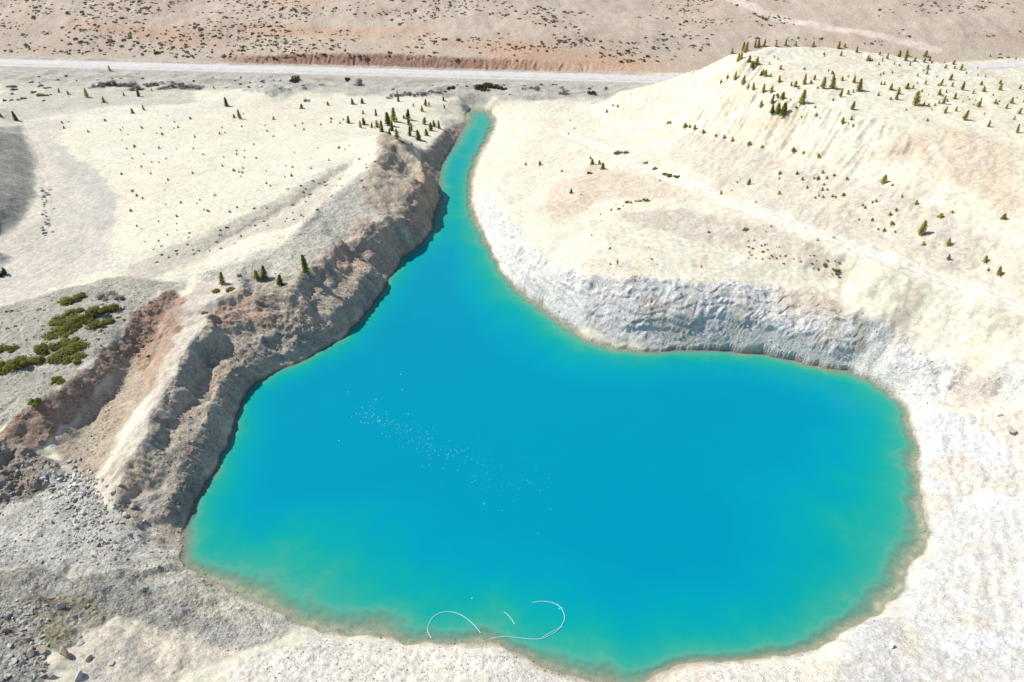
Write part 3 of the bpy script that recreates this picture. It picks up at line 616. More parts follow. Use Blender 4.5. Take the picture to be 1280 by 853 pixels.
# heights for placing things: nearest grid row/column interpolation
def terrain_z(x, y):
    x = np.atleast_1d(np.asarray(x, float)); y = np.atleast_1d(np.asarray(y, float))
    j = np.clip(np.searchsorted(YR, y) - 1, 0, NR - 2); fy = (y - YR[j]) / (YR[j + 1] - YR[j])
    s = x / (0.574 * np.maximum(y, 0) + 42); i = np.clip(np.searchsorted(SX_, s) - 1, 0, NCC - 2); fx = (s - SX_[i]) / (SX_[i + 1] - SX_[i])
    Zg = Z.reshape(NR, NCC)
    return (Zg[j, i] * (1 - fx) + Zg[j, i + 1] * fx) * (1 - fy) + (Zg[j + 1, i] * (1 - fx) + Zg[j + 1, i + 1] * fx) * fy
def spot(px, py):
    """the point of the ground seen at a place of the photograph, and its depth along the view axis"""
    d = ray(px, py); t = np.arange(70, 700, .35); x, y, z = d[0] * t, d[1] * t, CAM_H + d[2] * t
    b = np.nonzero(z < terrain_z(x, y))[0]; i = b[0] if len(b) else len(t) - 1
    return np.array([x[i], y[i], float(terrain_z(x[i], y[i])[0])]), t[i]
# ------------------------------------------------------------------ road
def road():
    xs = np.arange(-420, 421, 2.0); offs = np.array([-4.0, -3.2, -1.7, 0, 1.7, 3.2, 4.0]); hs = np.array([-.6, -.04, .0, .03, .0, -.04, -.6])
    x2, o2 = np.meshgrid(xs, offs, indexing='ij'); y2 = yr(x2) + o2 + .35 * np.where(np.abs(o2) > 3, 2 * noise2(x2 / 5, o2, 15), 0)
    z2 = zr(x2) + .22 + hs[None, :]
    n, k = x2.shape; i = np.arange(n * k).reshape(n, k)
    q = np.stack([i[:-1, :-1], i[1:, :-1], i[1:, 1:], i[:-1, 1:]], -1).reshape(-1, 4)
    g = NT('pale_gravel_road'); pos = g.n('NewGeometry').outputs['Position']
    a = g.n('TexNoise', i_Vector=pos, i_Scale=.5, i_Detail=6.0).outputs[0]
    mp = g.n('Mapping', i_Vector=pos); mp.inputs['Scale'].default_value = (.02, .55, 1)
    w = g.n('TexNoise', i_Vector=mp.outputs[0], i_Scale=2.0, i_Detail=3.0).outputs[0]
    c = g.ramp(a, [(.3, (.43, .41, .375)), (.7, (.55, .53, .495))]); c = g.mix(g.math('MULTIPLY', w, .5), c, (.40, .385, .355))
    b = g.n('BsdfPrincipled', i_Base_Color=c, i_Roughness=.9, i_Normal=g.n('Bump', i_Height=a, i_Distance=.08).outputs[0]); g.link(b.outputs[0], g.out.inputs[0])
    o = new_mesh('road', np.stack([x2, y2, z2], -1), q, 4, g.m, smooth=True); o['kind'] = 'structure'
road()

# ------------------------------------------------------------------ water
def water():
    x0, y0 = ring.min(0) - 4; x1, y1 = ring.max(0) + 4
    gx = np.arange(x0, x1, .8); gy = np.arange(y0, y1, .8); xx, yy = np.meshgrid(gx, gy); x = xx.ravel(); y = yy.ravel()
    s = sd_at(x, y); w = lookup(SW_R, -190.0, 30.0, 1.0, x, y)
    nr, nc = xx.shape; i = np.arange(nr * nc).reshape(nr, nc); q = np.stack([i[:-1, :-1], i[:-1, 1:], i[1:, 1:], i[1:, :-1]], -1).reshape(-1, 4)
    q = q[(s[q] > -2.5).any(1)]; u, inv = np.unique(q, return_inverse=True)
    g = NT('milky_turquoise_water')
    dp = g.n('Attribute', attribute_name='depth').outputs['Fac']; pos = g.n('NewGeometry').outputs['Position']
    nz = g.n('TexNoise', i_Vector=pos, i_Scale=.12, i_Detail=5.0, i_Roughness=.6).outputs[0]; nb = g.n('TexNoise', i_Vector=pos, i_Scale=.022, i_Detail=2.0).outputs[0]
    nf = g.n('TexNoise', i_Vector=pos, i_Scale=.7, i_Detail=4.0).outputs[0]
    d = g.math('ADD', dp, g.math('MULTIPLY', g.math('SUBTRACT', nz, .5), g.math('MULTIPLY', g.math('MINIMUM', g.math('ADD', dp, .12), 1.5), 1.5)))
    d = g.math('ADD', d, g.math('MULTIPLY', g.math('SUBTRACT', nf, .5), .3))
    dn = g.math('MULTIPLY', d, .25)
    c = g.ramp(dn, [(0, (.25, .29, .22)), (.05, (.13, .27, .20)), (.14, (.008, .265, .185)), (.34, (.001, .24, .25)), (.62, (.0, .222, .30)), (1, (.0, .195, .285))], 'B_SPLINE')
    deep = g.mix(g.math('MULTIPLY', g.math('SUBTRACT', nb, .35), 1.1), c, g.mix(1.0, c, (.9, 1.10, 1.06), 'MULTIPLY'))
    mp = g.n('Mapping', i_Vector=pos); mp.inputs['Rotation'].default_value = (0, 0, R(28)); mp.inputs['Scale'].default_value = (1, .35, 1)
    rip = g.n('TexNoise', i_Vector=mp.outputs[0], i_Scale=2.4, i_Detail=4.0, i_Roughness=.55).outputs[0]
    bm = g.n('Bump', i_Height=rip, i_Distance=.05, i_Strength=.35)
    b = g.n('BsdfPrincipled', i_Base_Color=deep, i_Roughness=.16, i_IOR=1.33, i_Normal=bm.outputs[0]); b.inputs['Specular IOR Level'].default_value = .18
    tr = g.n('BsdfTransparent', i_Color=(.90, .93, .85, 1))
    f = g.n('MapRange', i_Value=d); f.inputs[1].default_value = .02; f.inputs[2].default_value = .42; f.inputs[3].default_value = .12; f.inputs[4].default_value = 1.0
    ms = g.n('MixShader', i_0=f.outputs[0]); g.link(tr.outputs[0], ms.inputs[1]); g.link(b.outputs[0], ms.inputs[2]); g.link(ms.outputs[0], g.out.inputs[0])
    o = new_mesh('lake_water', np.c_[x[u], y[u], np.zeros(len(u))], inv.reshape(-1, 4), 4, g.m, smooth=True)
    at_ = o.data.attributes.new('depth', 'FLOAT', 'POINT')
    sh = (s / np.maximum(w, 1.2))[u]; at_.data.foreach_set('value', np.clip(sh * 1.0, 0, 4).astype(np.float32))
    o['kind'] = 'structure'
water()

# ------------------------------------------------------------------ simple materials
def foliage_mat(name, dark, light, hue=.0):
    g = NT(name); pos = g.n('NewGeometry').outputs['Position']; ri = g.n('ObjectInfo').outputs['Random']
    n = g.n('TexNoise', i_Vector=pos, i_Scale=3.5, i_Detail=3.0).outputs[0]
    f = g.math('ADD', g.math('MULTIPLY', g.math('SUBTRACT', n, .3), 1.5), g.math('MULTIPLY', g.math('SUBTRACT', ri, .5), .5))
    c = g.mix(g.math('MINIMUM', g.math('MAXIMUM', f, 0), 1), dark, light)
    b = g.n('BsdfPrincipled', i_Base_Color=c, i_Roughness=.75); b.inputs['Specular IOR Level'].default_value = .2
    tl = g.n('BsdfTranslucent', i_Color=c); ms = g.n('MixShader', i_0=.52); g.link(b.outputs[0], ms.inputs[1]); g.link(tl.outputs[0], ms.inputs[2])
    g.link(ms.outputs[0], g.out.inputs[0]); return g.m
def plain_mat(name, a, b_, sc=6., rough=.85, bump=.02):
    g = NT(name); pos = g.n('NewGeometry').outputs['Position']; n = g.n('TexNoise', i_Vector=pos, i_Scale=sc, i_Detail=5.0).outputs[0]
    c = g.ramp(n, [(.35, a), (.65, b_)]); b = g.n('BsdfPrincipled', i_Base_Color=c, i_Roughness=rough, i_Normal=g.n('Bump', i_Height=n, i_Distance=bump).outputs[0])
    g.link(b.outputs[0], g.out.inputs[0]); return g.m
F_GREEN = foliage_mat('conifer_needles_green', (.13, .145, .03), (.38, .39, .09))
F_YELLOW = foliage_mat('conifer_needles_olive', (.30, .26, .055), (.62, .55, .15))
F_SHRUB = foliage_mat('juniper_leaves', (.14, .15, .03), (.46, .44, .11))
F_GREY = foliage_mat('steppe_shrub_leaves', (.18, .17, .11), (.36, .33, .21))
F_DARK = foliage_mat('dark_shrub_leaves', (.05, .06, .025), (.15, .15, .06))
F_TWIG = foliage_mat('bare_twigs', (.22, .185, .18), (.36, .32, .30))
BARK = plain_mat('bark', (.10, .07, .045), (.17, .12, .08), 9)
STONE_G = plain_mat('grey_stone', (.30, .285, .245), (.45, .43, .375), 1.6, .9, .06)
STONE_W = plain_mat('white_stone', (.50, .49, .46), (.62, .60, .565), 1.6, .9, .06)
STONE_B = plain_mat('brown_stone', (.25, .20, .155), (.38, .32, .255), 1.6, .9, .06)

# ------------------------------------------------------------------ plant meshes (1 unit tall or wide; copies share the data)
def leaf_tris(cent, nrm_bias, size, r):
    n = len(cent); a = r.normal(size=(n, 3)) * .8; a += np.asarray(nrm_bias) * 2.2 + np.array([0, 0, .5]); a /= np.linalg.norm(a, axis=1)[:, None] + 1e-9
    t1 = np.cross(a, r.normal(size=(n, 3))); t1 /= np.linalg.norm(t1, axis=1)[:, None] + 1e-9; t2 = np.cross(a, t1)
    s = size[:, None] * r.uniform(.7, 1.3, (n, 1))
    v = np.stack([cent - t1 * s * .6, cent + t1 * s * .6, cent + t2 * s * 1.2], 1)
    return v.reshape(-1, 3)
def crown_verts(seed, n, width, lean=0.0, ragged=.35, base=.06, fat=1.0):
    """whorls of short boughs: needle sprays along each bough, narrowing to a leader"""
    r = np.random.default_rng(seed); C = []; S = []
    nb = max(10, n // 9)
    for b in range(nb):
        h = base + (1 - base) * (b / nb) ** .85; ang = b * 2.4 + r.uniform(-.4, .4); ln = width * .5 * (1 - h) ** .8 * r.uniform(1 - ragged, 1.12) + .025
        for j in range(9):
            t = (j + .6) / 9; z = h + .16 * ln * (t - .35) + r.normal(0, .012)
            C.append((math.cos(ang) * ln * t + r.normal(0, .02) + lean * h * h, math.sin(ang) * ln * t + r.normal(0, .02), z)); S.append(fat * (.05 + .045 * (1 - h) * (1 - .4 * t)))
    for j in range(8): C.append((lean, 0, 1 - .05 * j / 2)); S.append(.03)
    C = np.array(C); out = C * [1, 1, 0]; out = out / (np.linalg.norm(out, axis=1)[:, None] + .05); out[:, 2] = .35
    return leaf_tris(C, out, np.array(S), r)
def trunk_verts(lean=0.0, hgt=.9, r0=.022):
    V_ = []; F_ = []
    for k in range(5):
        h = hgt * k / 4; rr = r0 * (1 - .85 * k / 4)
        for a in range(6): V_.append((math.cos(a * math.pi / 3) * rr + lean * h * h, math.sin(a * math.pi / 3) * rr, h - .05))
    for k in range(4):
        for a in range(6): F_.append((k * 6 + a, k * 6 + (a + 1) % 6, k * 6 + 6 + (a + 1) % 6, k * 6 + 6 + a))
    return np.array(V_), np.array(F_)
def mound_verts(seed, n, flat=.6, lobes=7, size=.075):
    r = np.random.default_rng(seed); C = []; B = []
    lc = []
    for _ in range(lobes):
        a_ = r.uniform(0, 6.28); q_ = .40 * r.random() ** .6; lc.append((math.cos(a_) * q_, math.sin(a_) * q_, r.uniform(.05, .55) * flat * (.75 - q_), r.uniform(.09, .24)))
    for i in range(n):
        x, y, z, rr = lc[i % lobes]; d = r.normal(size=3); d /= np.linalg.norm(d); k = rr * r.uniform(.3, 1.0) ** .5 * (1.0 if r.random() < .85 else r.uniform(1.0, 1.35))
        p = np.array([x, y, z]) + d * k * np.array([1, 1, flat * 1.1])
        if p[2] < -.02: p[2] = abs(p[2]) * .4
        C.append(p); B.append(d * 1.3 + [0, 0, .4])
    return leaf_tris(np.array(C), np.array(B), np.full(n, size), r)
def tri_obj(name, v, mat, parent=None): return new_mesh(name, v, np.arange(len(v)), 3, mat, parent)
PROTO = []
def proto_tree(name, seed, n, width, fm, lean=0.0, ragged=.35):
    o = bpy.data.objects.new(name, None); COL.objects.link(o); o.empty_display_size = .3
    tv, tf = trunk_verts(lean); new_mesh('trunk', tv, tf, 4, BARK, o, True); tri_obj('crown', crown_verts(seed, n, width, lean, ragged), fm, o)
    PROTO.append(o); return o
def proto_small(name, seed, n, width, fm, lean=0.0):
    cv = crown_verts(seed, n, width, lean, .35, .02, 1.7); o = tri_obj(name, cv, fm); PROTO.append(o); return o
def proto_shrub(name, seed, n, fm, flat=.6, stems=True, lobes=7, size=.075):
    if not stems: o = tri_obj(name, mound_verts(seed, n, flat, lobes, size), fm); PROTO.append(o); return o
    o = bpy.data.objects.new(name, None); COL.objects.link(o); o.empty_display_size = .3
    tri_obj('foliage', mound_verts(seed, n, flat, lobes, size), fm, o)
    r = random.Random(seed)
    for k in range(3):
        a = k * 2.1 + r.random(); tv, tf = trunk_verts(.0, .42, .02); M = Matrix.Rotation(.7, 3, (math.cos(a), math.sin(a), 0)); tv = np.array([M @ Vector(p) for p in tv])
        new_mesh('stem', tv, tf, 4, BARK, o, True)
    PROTO.append(o); return o
def put(proto, loc, scale, label, cat, group=None, name=None, rz=None):
    o = proto.copy(); COL.objects.link(o); o.location = Vector(loc); o.scale = scale if hasattr(scale, '__len__') else (scale,) * 3
    o.rotation_euler = (0, 0, random.uniform(0, 6.28) if rz is None else rz)
    if name: o.name = name
    for ch in proto.children:
        c = ch.copy(); COL.objects.link(c); c.parent = o
    return tag(o, label, cat, group)
CON_G = [proto_tree('conifer', 10 + i, 900, .46 + .06 * i, F_GREEN, .04 * (i - 1)) for i in range(3)]
CON_Y = [proto_tree('conifer', 20 + i, 760, .55 + .07 * i, F_YELLOW, .05 * (i - 1), .45) for i in range(3)]
SAP_Y = [proto_small('conifer_sapling', 30 + i, 300, .66 + .08 * i, F_YELLOW, .06 * (i - 1)) for i in range(4)]
SAP_G = [proto_small('conifer_sapling', 40 + i, 300, .66 + .08 * i, F_GREEN, .06 * (i - 1)) for i in range(3)]
SH_L = [proto_shrub('juniper_shrub', 50 + i, 3400, F_SHRUB, .6, True, 17 - 2 * i, .042) for i in range(4)]
SH_D = [proto_shrub('dark_shrub', 60 + i, 1100, F_DARK, .75, True, 8, .07) for i in range(2)]
SH_T = [proto_shrub('leafless_shrub', 64 + i, 900, F_TWIG, .8, True, 9, .04) for i in range(3)]
SH_F = [proto_shrub('steppe_shrub', 70 + i, 260, F_GREY, .62, False, 6, .10) for i in range(4)] + [proto_shrub('steppe_shrub', 75 + i, 260, F_SHRUB, .6, False, 6, .10) for i in range(2)] + [proto_shrub('steppe_shrub', 78, 240, F_DARK, .6, False, 6, .10)]
def m_of(hpx, t, py):
    v = (426.5 - py) / FPX; dep = PITCH - math.degrees(math.atan(v)); return hpx * t / FPX / math.cos(R(dep)) * math.hypot(1, v) ** 0
def plant(kind, px, py, hpx, label, cat='conifer', group=None, wide=1.0):
    p, t = spot(px, py); h = max(.25, m_of(hpx, t, py))
    big = hpx >= 8.5
    P = {'g': CON_G if big else SAP_G, 'y': CON_Y if big else SAP_Y}[kind]
    wd = h * wide * random.uniform(.8, 1.3)
    o = put(random.choice(P), p - [0, 0, .05], (wd, wd * random.uniform(.85, 1.15), h), label, cat, group, name='seedling' if cat == 'seedling' else None)
    o.rotation_euler = (random.gauss(0, .06), random.gauss(0, .06), o.rotation_euler[2]); return o
def bush(P, px, py, wpx, hpx, label, group=None, cat='shrub'):
    p, t = spot(px, py); w = wpx * t / FPX; h = m_of(hpx, t, py)
    return put(random.choice(P), p - [0, 0, .05 * h], (w, w, h / .62), label, cat, group)
def zc(lst, ox, oy, s): return [(ox + a[0] * s, oy + a[1] * s, a[2] * s) for a in lst]

# ---- west ridge
plant('g', 383, 341, 22, 'lone slender dark conifer on the brink of the grey west bank, long shadow below')
plant('g', 331, 350, 17, 'taller of two touching conifers above the red hollow')
plant('y', 321, 349, 11, 'shorter yellowish conifer touching a taller one above the red hollow', wide=1.3)
plant('g', 350, 357, 13, 'slim little conifer just below the touching pair, above the red hollow')
plant('y', 278, 356, 15, 'ragged bright green conifer on the pale trail, low shrubs at its foot', wide=1.2)
bush(SH_L, 288, 363, 14, 6, 'low yellow-green shrub at the foot of the ragged conifer on the trail')
bush(SH_L, 271, 365, 12, 7, 'darker green shrub below the ragged conifer on the trail')
bush(SH_L, 299, 346, 7, 5, 'small round shrub between the ragged conifer and the touching pair')
bush(SH_L, 256, 392, 9, 4, 'small yellow shrub on the pale trail beside the red hollow')
# ---- grove at the head of the channel
GROVE = zc([(215,145,30),(320,160,50),(100,220,55),(195,255,55),(225,228,50),(285,255,40),(328,250,50),(365,285,80),(415,235,95),(460,205,100),(445,280,70),(425,305,40),(485,340,70),(570,190,75),(580,235,50),(600,280,60),(588,320,70),(540,180,25),(685,125,40),(712,80,50),(740,75,25),(615,85,25),(862,100,30),(855,40,30),(700,225,50),(780,245,45),(755,275,55),(820,262,60),(662,355,75),(720,318,50),(605,390,20)], 420, 120, .1571)
for i, (a, b, h) in enumerate(GROVE):
    lab = {9: 'tallest and fullest conifer of the grove behind the grey ridge', 8: 'slim tall conifer just left of the fullest one in the grove', 28: 'conifer nearest the red channel bank at the edge of the grove', 2: 'conifer at the far left end of the grove behind the grey ridge'}.get(i)
    plant('g' if i % 3 else 'y', a, b, h * 1.05, lab or ('young green conifer standing in the grove between grey ridge and channel head'), group=None if lab else 'conifers of the grove by the channel head')
for a, b, h, lab in zc([(135,68,45),(210,60,40),(497,48,55)], 420, 120, .1571) and [(441,130.7,7,'left one of three conifers in the grey belt behind the grove'),(453,129.4,6.3,'middle one of three conifers in the grey belt behind the grove'),(498,127.5,8.6,'tallest of three conifers in the grey belt behind the grove')]:
    plant('g', a, b, h, lab)
# ---- plateau, belt and north-west
NW = [(20.6,151,11,'solitary dark conifer beside the fork of the track near the dark slope'),(108.8,122,11,'twisted olive conifer on the grey flat below the road'),(130,128.5,7,'bushy olive sapling on the grey flat beside the track'),(173.4,121,9.5,'dark pointed conifer leaning on the grey flat below the purple thicket'),(137.8,89,6.5,'small conifer on the verge just below the pale road'),(283.4,133,10.5,'dark upright conifer at the foot of the pale green spoil heap'),
 (300,149,11.5,'olive conifer at the far edge of the cream plateau'),(293,148,5,'sapling close to the olive conifer at the plateau edge'),(377,136,6,'pale conifer in the swale behind the plateau'),(74,116,5,'small conifer at the edge of the green patch beside the road belt'),(86,118.5,5,'second small conifer beside the green patch in the belt'),(155,120,4.5,'low dark conifer on the grey flat left of the pointed one'),(190,114,3.5,'tiny conifer at the foot of the purple thicket'),(180,138,6.5,'thin conifer where the plateau meets the grey flat'),(166,142,6,'pale thin conifer at the plateau edge beside a thin darker one'),(2,147,5,'dark conifer by the track at the border of the dark slope'),(410,132,5,'small conifer in the swale behind the plateau, alone on the grey'),(342,150,4,'squat sapling on the far edge of the plateau')]
for a, b, h, lab in NW: plant('g' if 'dark' in lab else 'y', a, b, h, lab)
bush(SH_D, 367.8, 102.5, 17, 12, 'round dark shrub beside the pale green spoil heap')
bush(SH_T, 383.5, 127, 9, 8, 'grey leafless shrub in the swale behind the plateau')
bush(SH_T, 448, 107, 22, 13, 'big grey leafless shrub between road and plateau')
bush(SH_D, 435, 100, 8, 6, 'small dark shrub touching the big grey leafless one')
bush(SH_D, 609, 110, 27, 9, 'broad dark shrub between road and channel head')
bush(SH_D, 563, 111, 11, 6, 'small dark shrub left of the broad dark one near the road')
bush(SH_D, 628, 112, 12, 6, 'low dark shrub touching the broad dark one near the road')
bush(SH_D, 740, 118, 10, 8, 'dark upright shrub where the pale hill meets the road belt')
bush(SH_T, 667, 111, 18, 5, 'low brown shrub in the belt below the road, right of the broad dark one')
bush(SH_T, 705, 116, 20, 6, 'low brown shrub at the right end of the road belt')
for i in range(16): bush(SH_T, 125 + i * 8.2 + random.uniform(-3, 3), 108 + random.uniform(-4, 3) + .15 * i, random.uniform(12, 22), random.uniform(5, 9), 'purplish leafless shrub of the thicket below the road', 'leafless shrubs of the thicket below the road')
for i in range(12): bush(SH_T, 485 + i * 6 + random.uniform(-3, 3), 122 - i * .6 + random.uniform(-2, 2), random.uniform(9, 15), random.uniform(3, 6), 'grey leafless shrub of the low row behind the grove', 'leafless shrubs behind the grove')
for i in range(14): bush(SH_F, random.uniform(0, 60), random.uniform(108, 128), random.uniform(6, 13), random.uniform(3, 6), 'grey-green shrub of the patch beside the dark slope and road belt', 'shrubs of the green patch in the belt')
for i in range(60):
    a = random.uniform(0, 760); b = random.uniform(92, 106) + a * .02; bush(SH_T if i % 2 else SH_F, a, b, random.uniform(3, 8), random.uniform(2, 4.5), 'small scrubby bush on the verge below the pale road', 'bushes on the road verge')
# seedlings on the plateau
n = 0
while n < 110:
    a, b = random.uniform(70, 440), random.uniform(140, 335)
    if b > 345 - (a - 100) * .42 or (a < 150 and 170 < b): continue
    plant('y', a, b, random.uniform(1.6, 3.2), 'tiny seedling dotted about the cream plateau', 'seedling', 'seedlings on the cream plateau', 1.5); n += 1
n = 0
while n < 60:
    a, b = random.uniform(190, 470), random.uniform(180, 330)
    y0 = 345 - (a - 100) * .42
    if not (y0 < b < y0 + 45): continue
    bush(SH_L if n % 3 else SH_T, a, b, random.uniform(2.5, 6), random.uniform(1.5, 3.5), 'tiny tuft-like shrub on the brown edge between plateau and ridge', 'tufts along the plateau edge'); n += 1
# ---- terrace shrubs (zoom offset 0,360 scale .157)
TS = [(590,110,150,95,'dark green shrub at the top end of the terrace patch'),(560,250,190,130,'big spreading green shrub in the middle of the terrace'),(640,290,150,130,'deep green shrub below the big spreading one on the terrace'),(800,220,190,130,'broad dark shrub at the scarp end of the terrace patch'),(790,310,150,80,'pale green shrub hanging over the scarp head'),(470,375,150,100,'olive round shrub in the centre of the terrace'),(620,450,190,110,'yellowish loose shrub beside the scarp'),(370,490,150,120,'ragged olive shrub between the round ones on the terrace'),(530,565,190,105,'bright green low shrub at the edge of the bare strip'),(190,635,190,150,'largest ball-shaped bright shrub at the lower end of the terrace'),(20,490,90,90,'dark shrub cut by the left edge of the terrace'),(30,640,130,90,'grey-green shrub at the lower left end of the terrace'),(465,740,80,45,'small yellow shrub on the bare strip above the gully'),(850,75,110,85,'purple-grey leafless shrub at the top of the terrace'),(970,90,80,55,'small dull shrub right of the leafless one on the terrace'),(100,490,70,45,'small olive shrub between the dark and the ball-shaped one')]
for i, (a, b, w, h, lab) in enumerate(TS):
    bush(SH_T if 'leafless' in lab else SH_L, a * .1571, 360 + b * .1571, w * .1571 * 1.5, h * .1571 * .9, lab)
bush(SH_L, 44, 505, 17, 11, 'dark green shrub on the brink of the gully scarp')
bush(SH_D, 3, 345, 12, 16, 'dark shrub beside the track at the edge of the terrace')
bush(SH_L, 68, 475, 9, 6, 'tiny yellow shrub on the bare strip of the terrace')
for i in range(60): bush((SH_T, SH_L, SH_F)[i % 3], random.uniform(5, 190), random.uniform(375, 450), random.uniform(3, 8), random.uniform(2, 4), 'small grey tuft among the stones of the shrub terrace', 'tufts on the terrace')
# ---- pale hill (east)
H1 = zc([(115,385,55),(180,425,60),(220,455,35),(265,468,50),(343,492,60),(405,480,40),(410,580,60),(325,605,45),(55,375,25),(5,415,30),(495,535,45),(460,530,30),(645,572,90),(815,450,75),(895,450,85),(955,518,55),(1020,500,30),(1103,472,80),(1050,618,55),(970,730,40),(1042,702,25),(1018,738,12),(668,418,70),(565,430,30),(600,438,40),(620,455,25),(470,405,45),(750,385,35),(970,390,30),(1065,405,45),(560,550,15),(960,190,30),(1170,230,35),(1085,165,40),(740,122,35),(600,115,30),(520,108,35),(445,118,35),(350,120,45),(940,135,45),(990,125,25),(200,170,70),(185,150,55),(95,172,35),(480,300,30),(390,265,20),(230,245,40),(145,240,50),(165,225,50),(290,270,45),(250,295,40),(265,290,40),(360,355,40),(340,345,35),(325,345,25),(400,360,25),(275,125,50),(305,118,45)], 900, 40, .1571)
H2 = zc([(60,195,25),(125,228,40),(85,250,25),(280,248,55),(225,210,45),(290,200,40),(355,250,30),(435,255,30),(445,205,40),(483,245,30),(55,278,20),(185,275,20),(315,285,25),(615,305,25),(683,275,30),(690,310,20),(748,322,40),(465,318,30),(458,355,30),(378,375,25),(168,350,15),(95,360,20),(540,385,15),(655,405,40),(575,450,45),(670,462,35),(445,440,30),(378,440,20),(75,445,25),(100,450,25),(155,488,45),(295,478,40),(342,478,30),(415,505,20),(222,520,45),(200,570,55),(52,535,25),(365,615,95),(470,628,25),(565,530,40),(595,605,60),(610,682,45),(620,515,25),(692,565,40),(702,668,35),(770,740,70),(755,490,60),(845,520,30),(802,552,15),(935,500,35),(915,445,25),(1072,440,30),(1072,490,45),(890,628,45),(865,580,15),(915,570,15),(1030,605,30),(1065,590,15),(1165,600,40),(1125,645,35),(1230,690,40),(1190,735,25),(1240,480,30),(975,800,45),(940,695,15),(1215,850,60),(1215,560,15),(1270,590,20),(885,310,15)], 1090, 40, .149)
UL = {12: 'fat leaning sapling on the hill brow with bluish stones at its foot', 13: 'sapling with a broad foot, left of two on the hill brow', 17: 'tall narrow sapling alone on the hill brow', 18: 'squat round sapling on the slope just under the brow', 22: 'slim sapling standing alone on the hilltop path'}
for i, (a, b, h) in enumerate(H1): plant('y', a, b, h * 1.18, UL.get(i) or ('young olive conifer on the left shoulder of the pale hill'), group=None if i in UL else 'saplings on the left shoulder of the pale hill')
UL = {37: 'biggest sapling with a wide skirt on the right part of the hill brow', 45: 'slender leaning sapling lowest on the right brow', 46: 'bushy yellow sapling among the smaller ones on the hilltop', 35: 'tall sapling touching another behind it on the right brow', 65: 'dark sapling cut by the right edge of the hill brow'}
for i, (a, b, h) in enumerate(H2): plant('y', a, b, h * 1.18, UL.get(i) or ('young olive conifer on the right half of the pale hilltop'), group=None if i in UL else 'saplings on the right half of the pale hilltop')
for a, b, h, lab in [(964.5,143,10,'left of three fat conifers in a clump on the hill slope'),(971.5,143.5,13,'middle of three fat conifers in a clump on the hill slope'),(978.5,146,16,'right and tallest of three fat conifers in a clump on the hill slope')]:
    p, t = spot(a, b); hh = m_of(h, t, b); put(CON_G[1], p, (hh * 1.25, hh * 1.25, hh), lab, 'conifer')
for i in range(55):
    plant('y', random.uniform(945, 1275), 0 + random.uniform(66, 160), random.uniform(2, 4), 'very small seedling between the saplings on the pale hilltop', 'seedling', 'seedlings on the hilltop', 1.3) if True else None
SL = zc([(120,105,25),(250,145,14),(5,145,14),(685,100,35),(725,110,10),(825,190,10),(978,222,10),(1190,250,22),(845,318,55),(960,362,30),(960,425,22),(855,362,14),(1115,430,25),(1172,490,32),(1128,468,12)], 900, 200, .2969)
SLL = ['round dark sapling alone high above the haul track','small dark shrub-like sapling right of the round one above the haul track','sapling at the upper left end above the haul track','sapling on the bench line at the middle of the hill','tiny sapling just under the one on the bench line','tiny sapling farther along the bench line','flat low sapling on the open slope under the hilltop','round sapling on the orange slope at far right','tallest pointed sapling on the slope above the haul track','dark sapling below the tallest pointed one','smaller dark sapling directly above the haul track','tiny yellow sapling left of the dark ones above the track','broad sapling close to the track at right','pointed sapling nearest the track at right','tiny sapling between the broad and the pointed one']
for (a, b, h), lab in zip(SL, SLL): plant('y', a, b, h * 1.05, lab, wide=1.25)
for a, b in [(430,60),(450,80),(480,68),(395,82),(412,85),(435,108),(430,130),(452,128),(365,122),(325,60),(345,85),(250,62),(250,80),(518,152),(432,160),(415,155),(472,158),(400,165),(600,195),(610,205),(655,180),(640,258),(725,272),(690,302),(665,295),(735,308),(740,218),(715,235),(640,185),(585,255),(765,160),(535,85)]:
    plant('y', 900 + a * .2969, 200 + b * .2969, random.uniform(2.2, 4.5), 'small dark seedling on the middle slope between bench and haul track', 'seedling', 'seedlings between bench and haul track', 1.5)
for a, b, w, h, lab in zc([], 0, 0, 1) or [(773,192,13,6,'dark low shrub left on the lower bench line'),(783,192,10,4,'flat shrub touching the dark low one on the lower bench line'),(807,204.5,6,6,'round shrub at the left end of the dense row on the lower bench'),(818,212,8,5,'low shrub in the dense row after the round one'),(832,219,9,6,'left of three thick shrubs in the dense bench row'),(838,220,9,8,'tallest of three thick shrubs in the dense bench row'),(846,221,9,6,'right of three thick shrubs in the dense bench row'),(737,217,9,4.5,'flat green shrub on the small knoll left of the haul track'),(785,254,9,5,'olive shrub on the rim above the cliff terrace'),(798,252,10,4,'yellowish shrub on the rim beside the olive one'),(809,251,12,4,'pale yellow shrub at the right end of the rim row'),(774,262,6,5,'dark round shrub under the rim row'),(1031,332,7,5,'dark shrub on the rim of the terrace above the cliff'),(1045,338,11,5,'yellowish broad shrub on the rim of the terrace above the cliff'),(1015,331,4,3.5,'tiny dark shrub left of the two on the terrace rim'),(932,288,9,5,'olive shrub on the bank just below the haul track')]:
    bush(SH_L, a, b, w, h, lab)
for a, b, h, lab in zc([], 0, 0, 1) or [(738,199,4,'upper left dark sapling of the group on the small knoll'),(740.3,206,7,'tall left sapling of the group on the small knoll'),(749.4,205.4,5,'middle sapling of the group on the small knoll'),(753.6,211.7,8,'tall right sapling of the group on the small knoll'),(713.6,242.3,6,'lone dark pointed sapling on the pink ground left of the knoll'),(758.3,141,4,'dark sapling at the foot of the hill flank'),(766,133,3.2,'left of two tiny saplings at the hill flank foot'),(772,134,3.2,'right of two tiny saplings at the hill flank foot'),(657,207,4,'left of two tiny saplings on the pale slope beside the channel'),(675,206,4.5,'right of two tiny saplings on the pale slope beside the channel')]:
    plant('g', a, b, h, lab, wide=1.2)
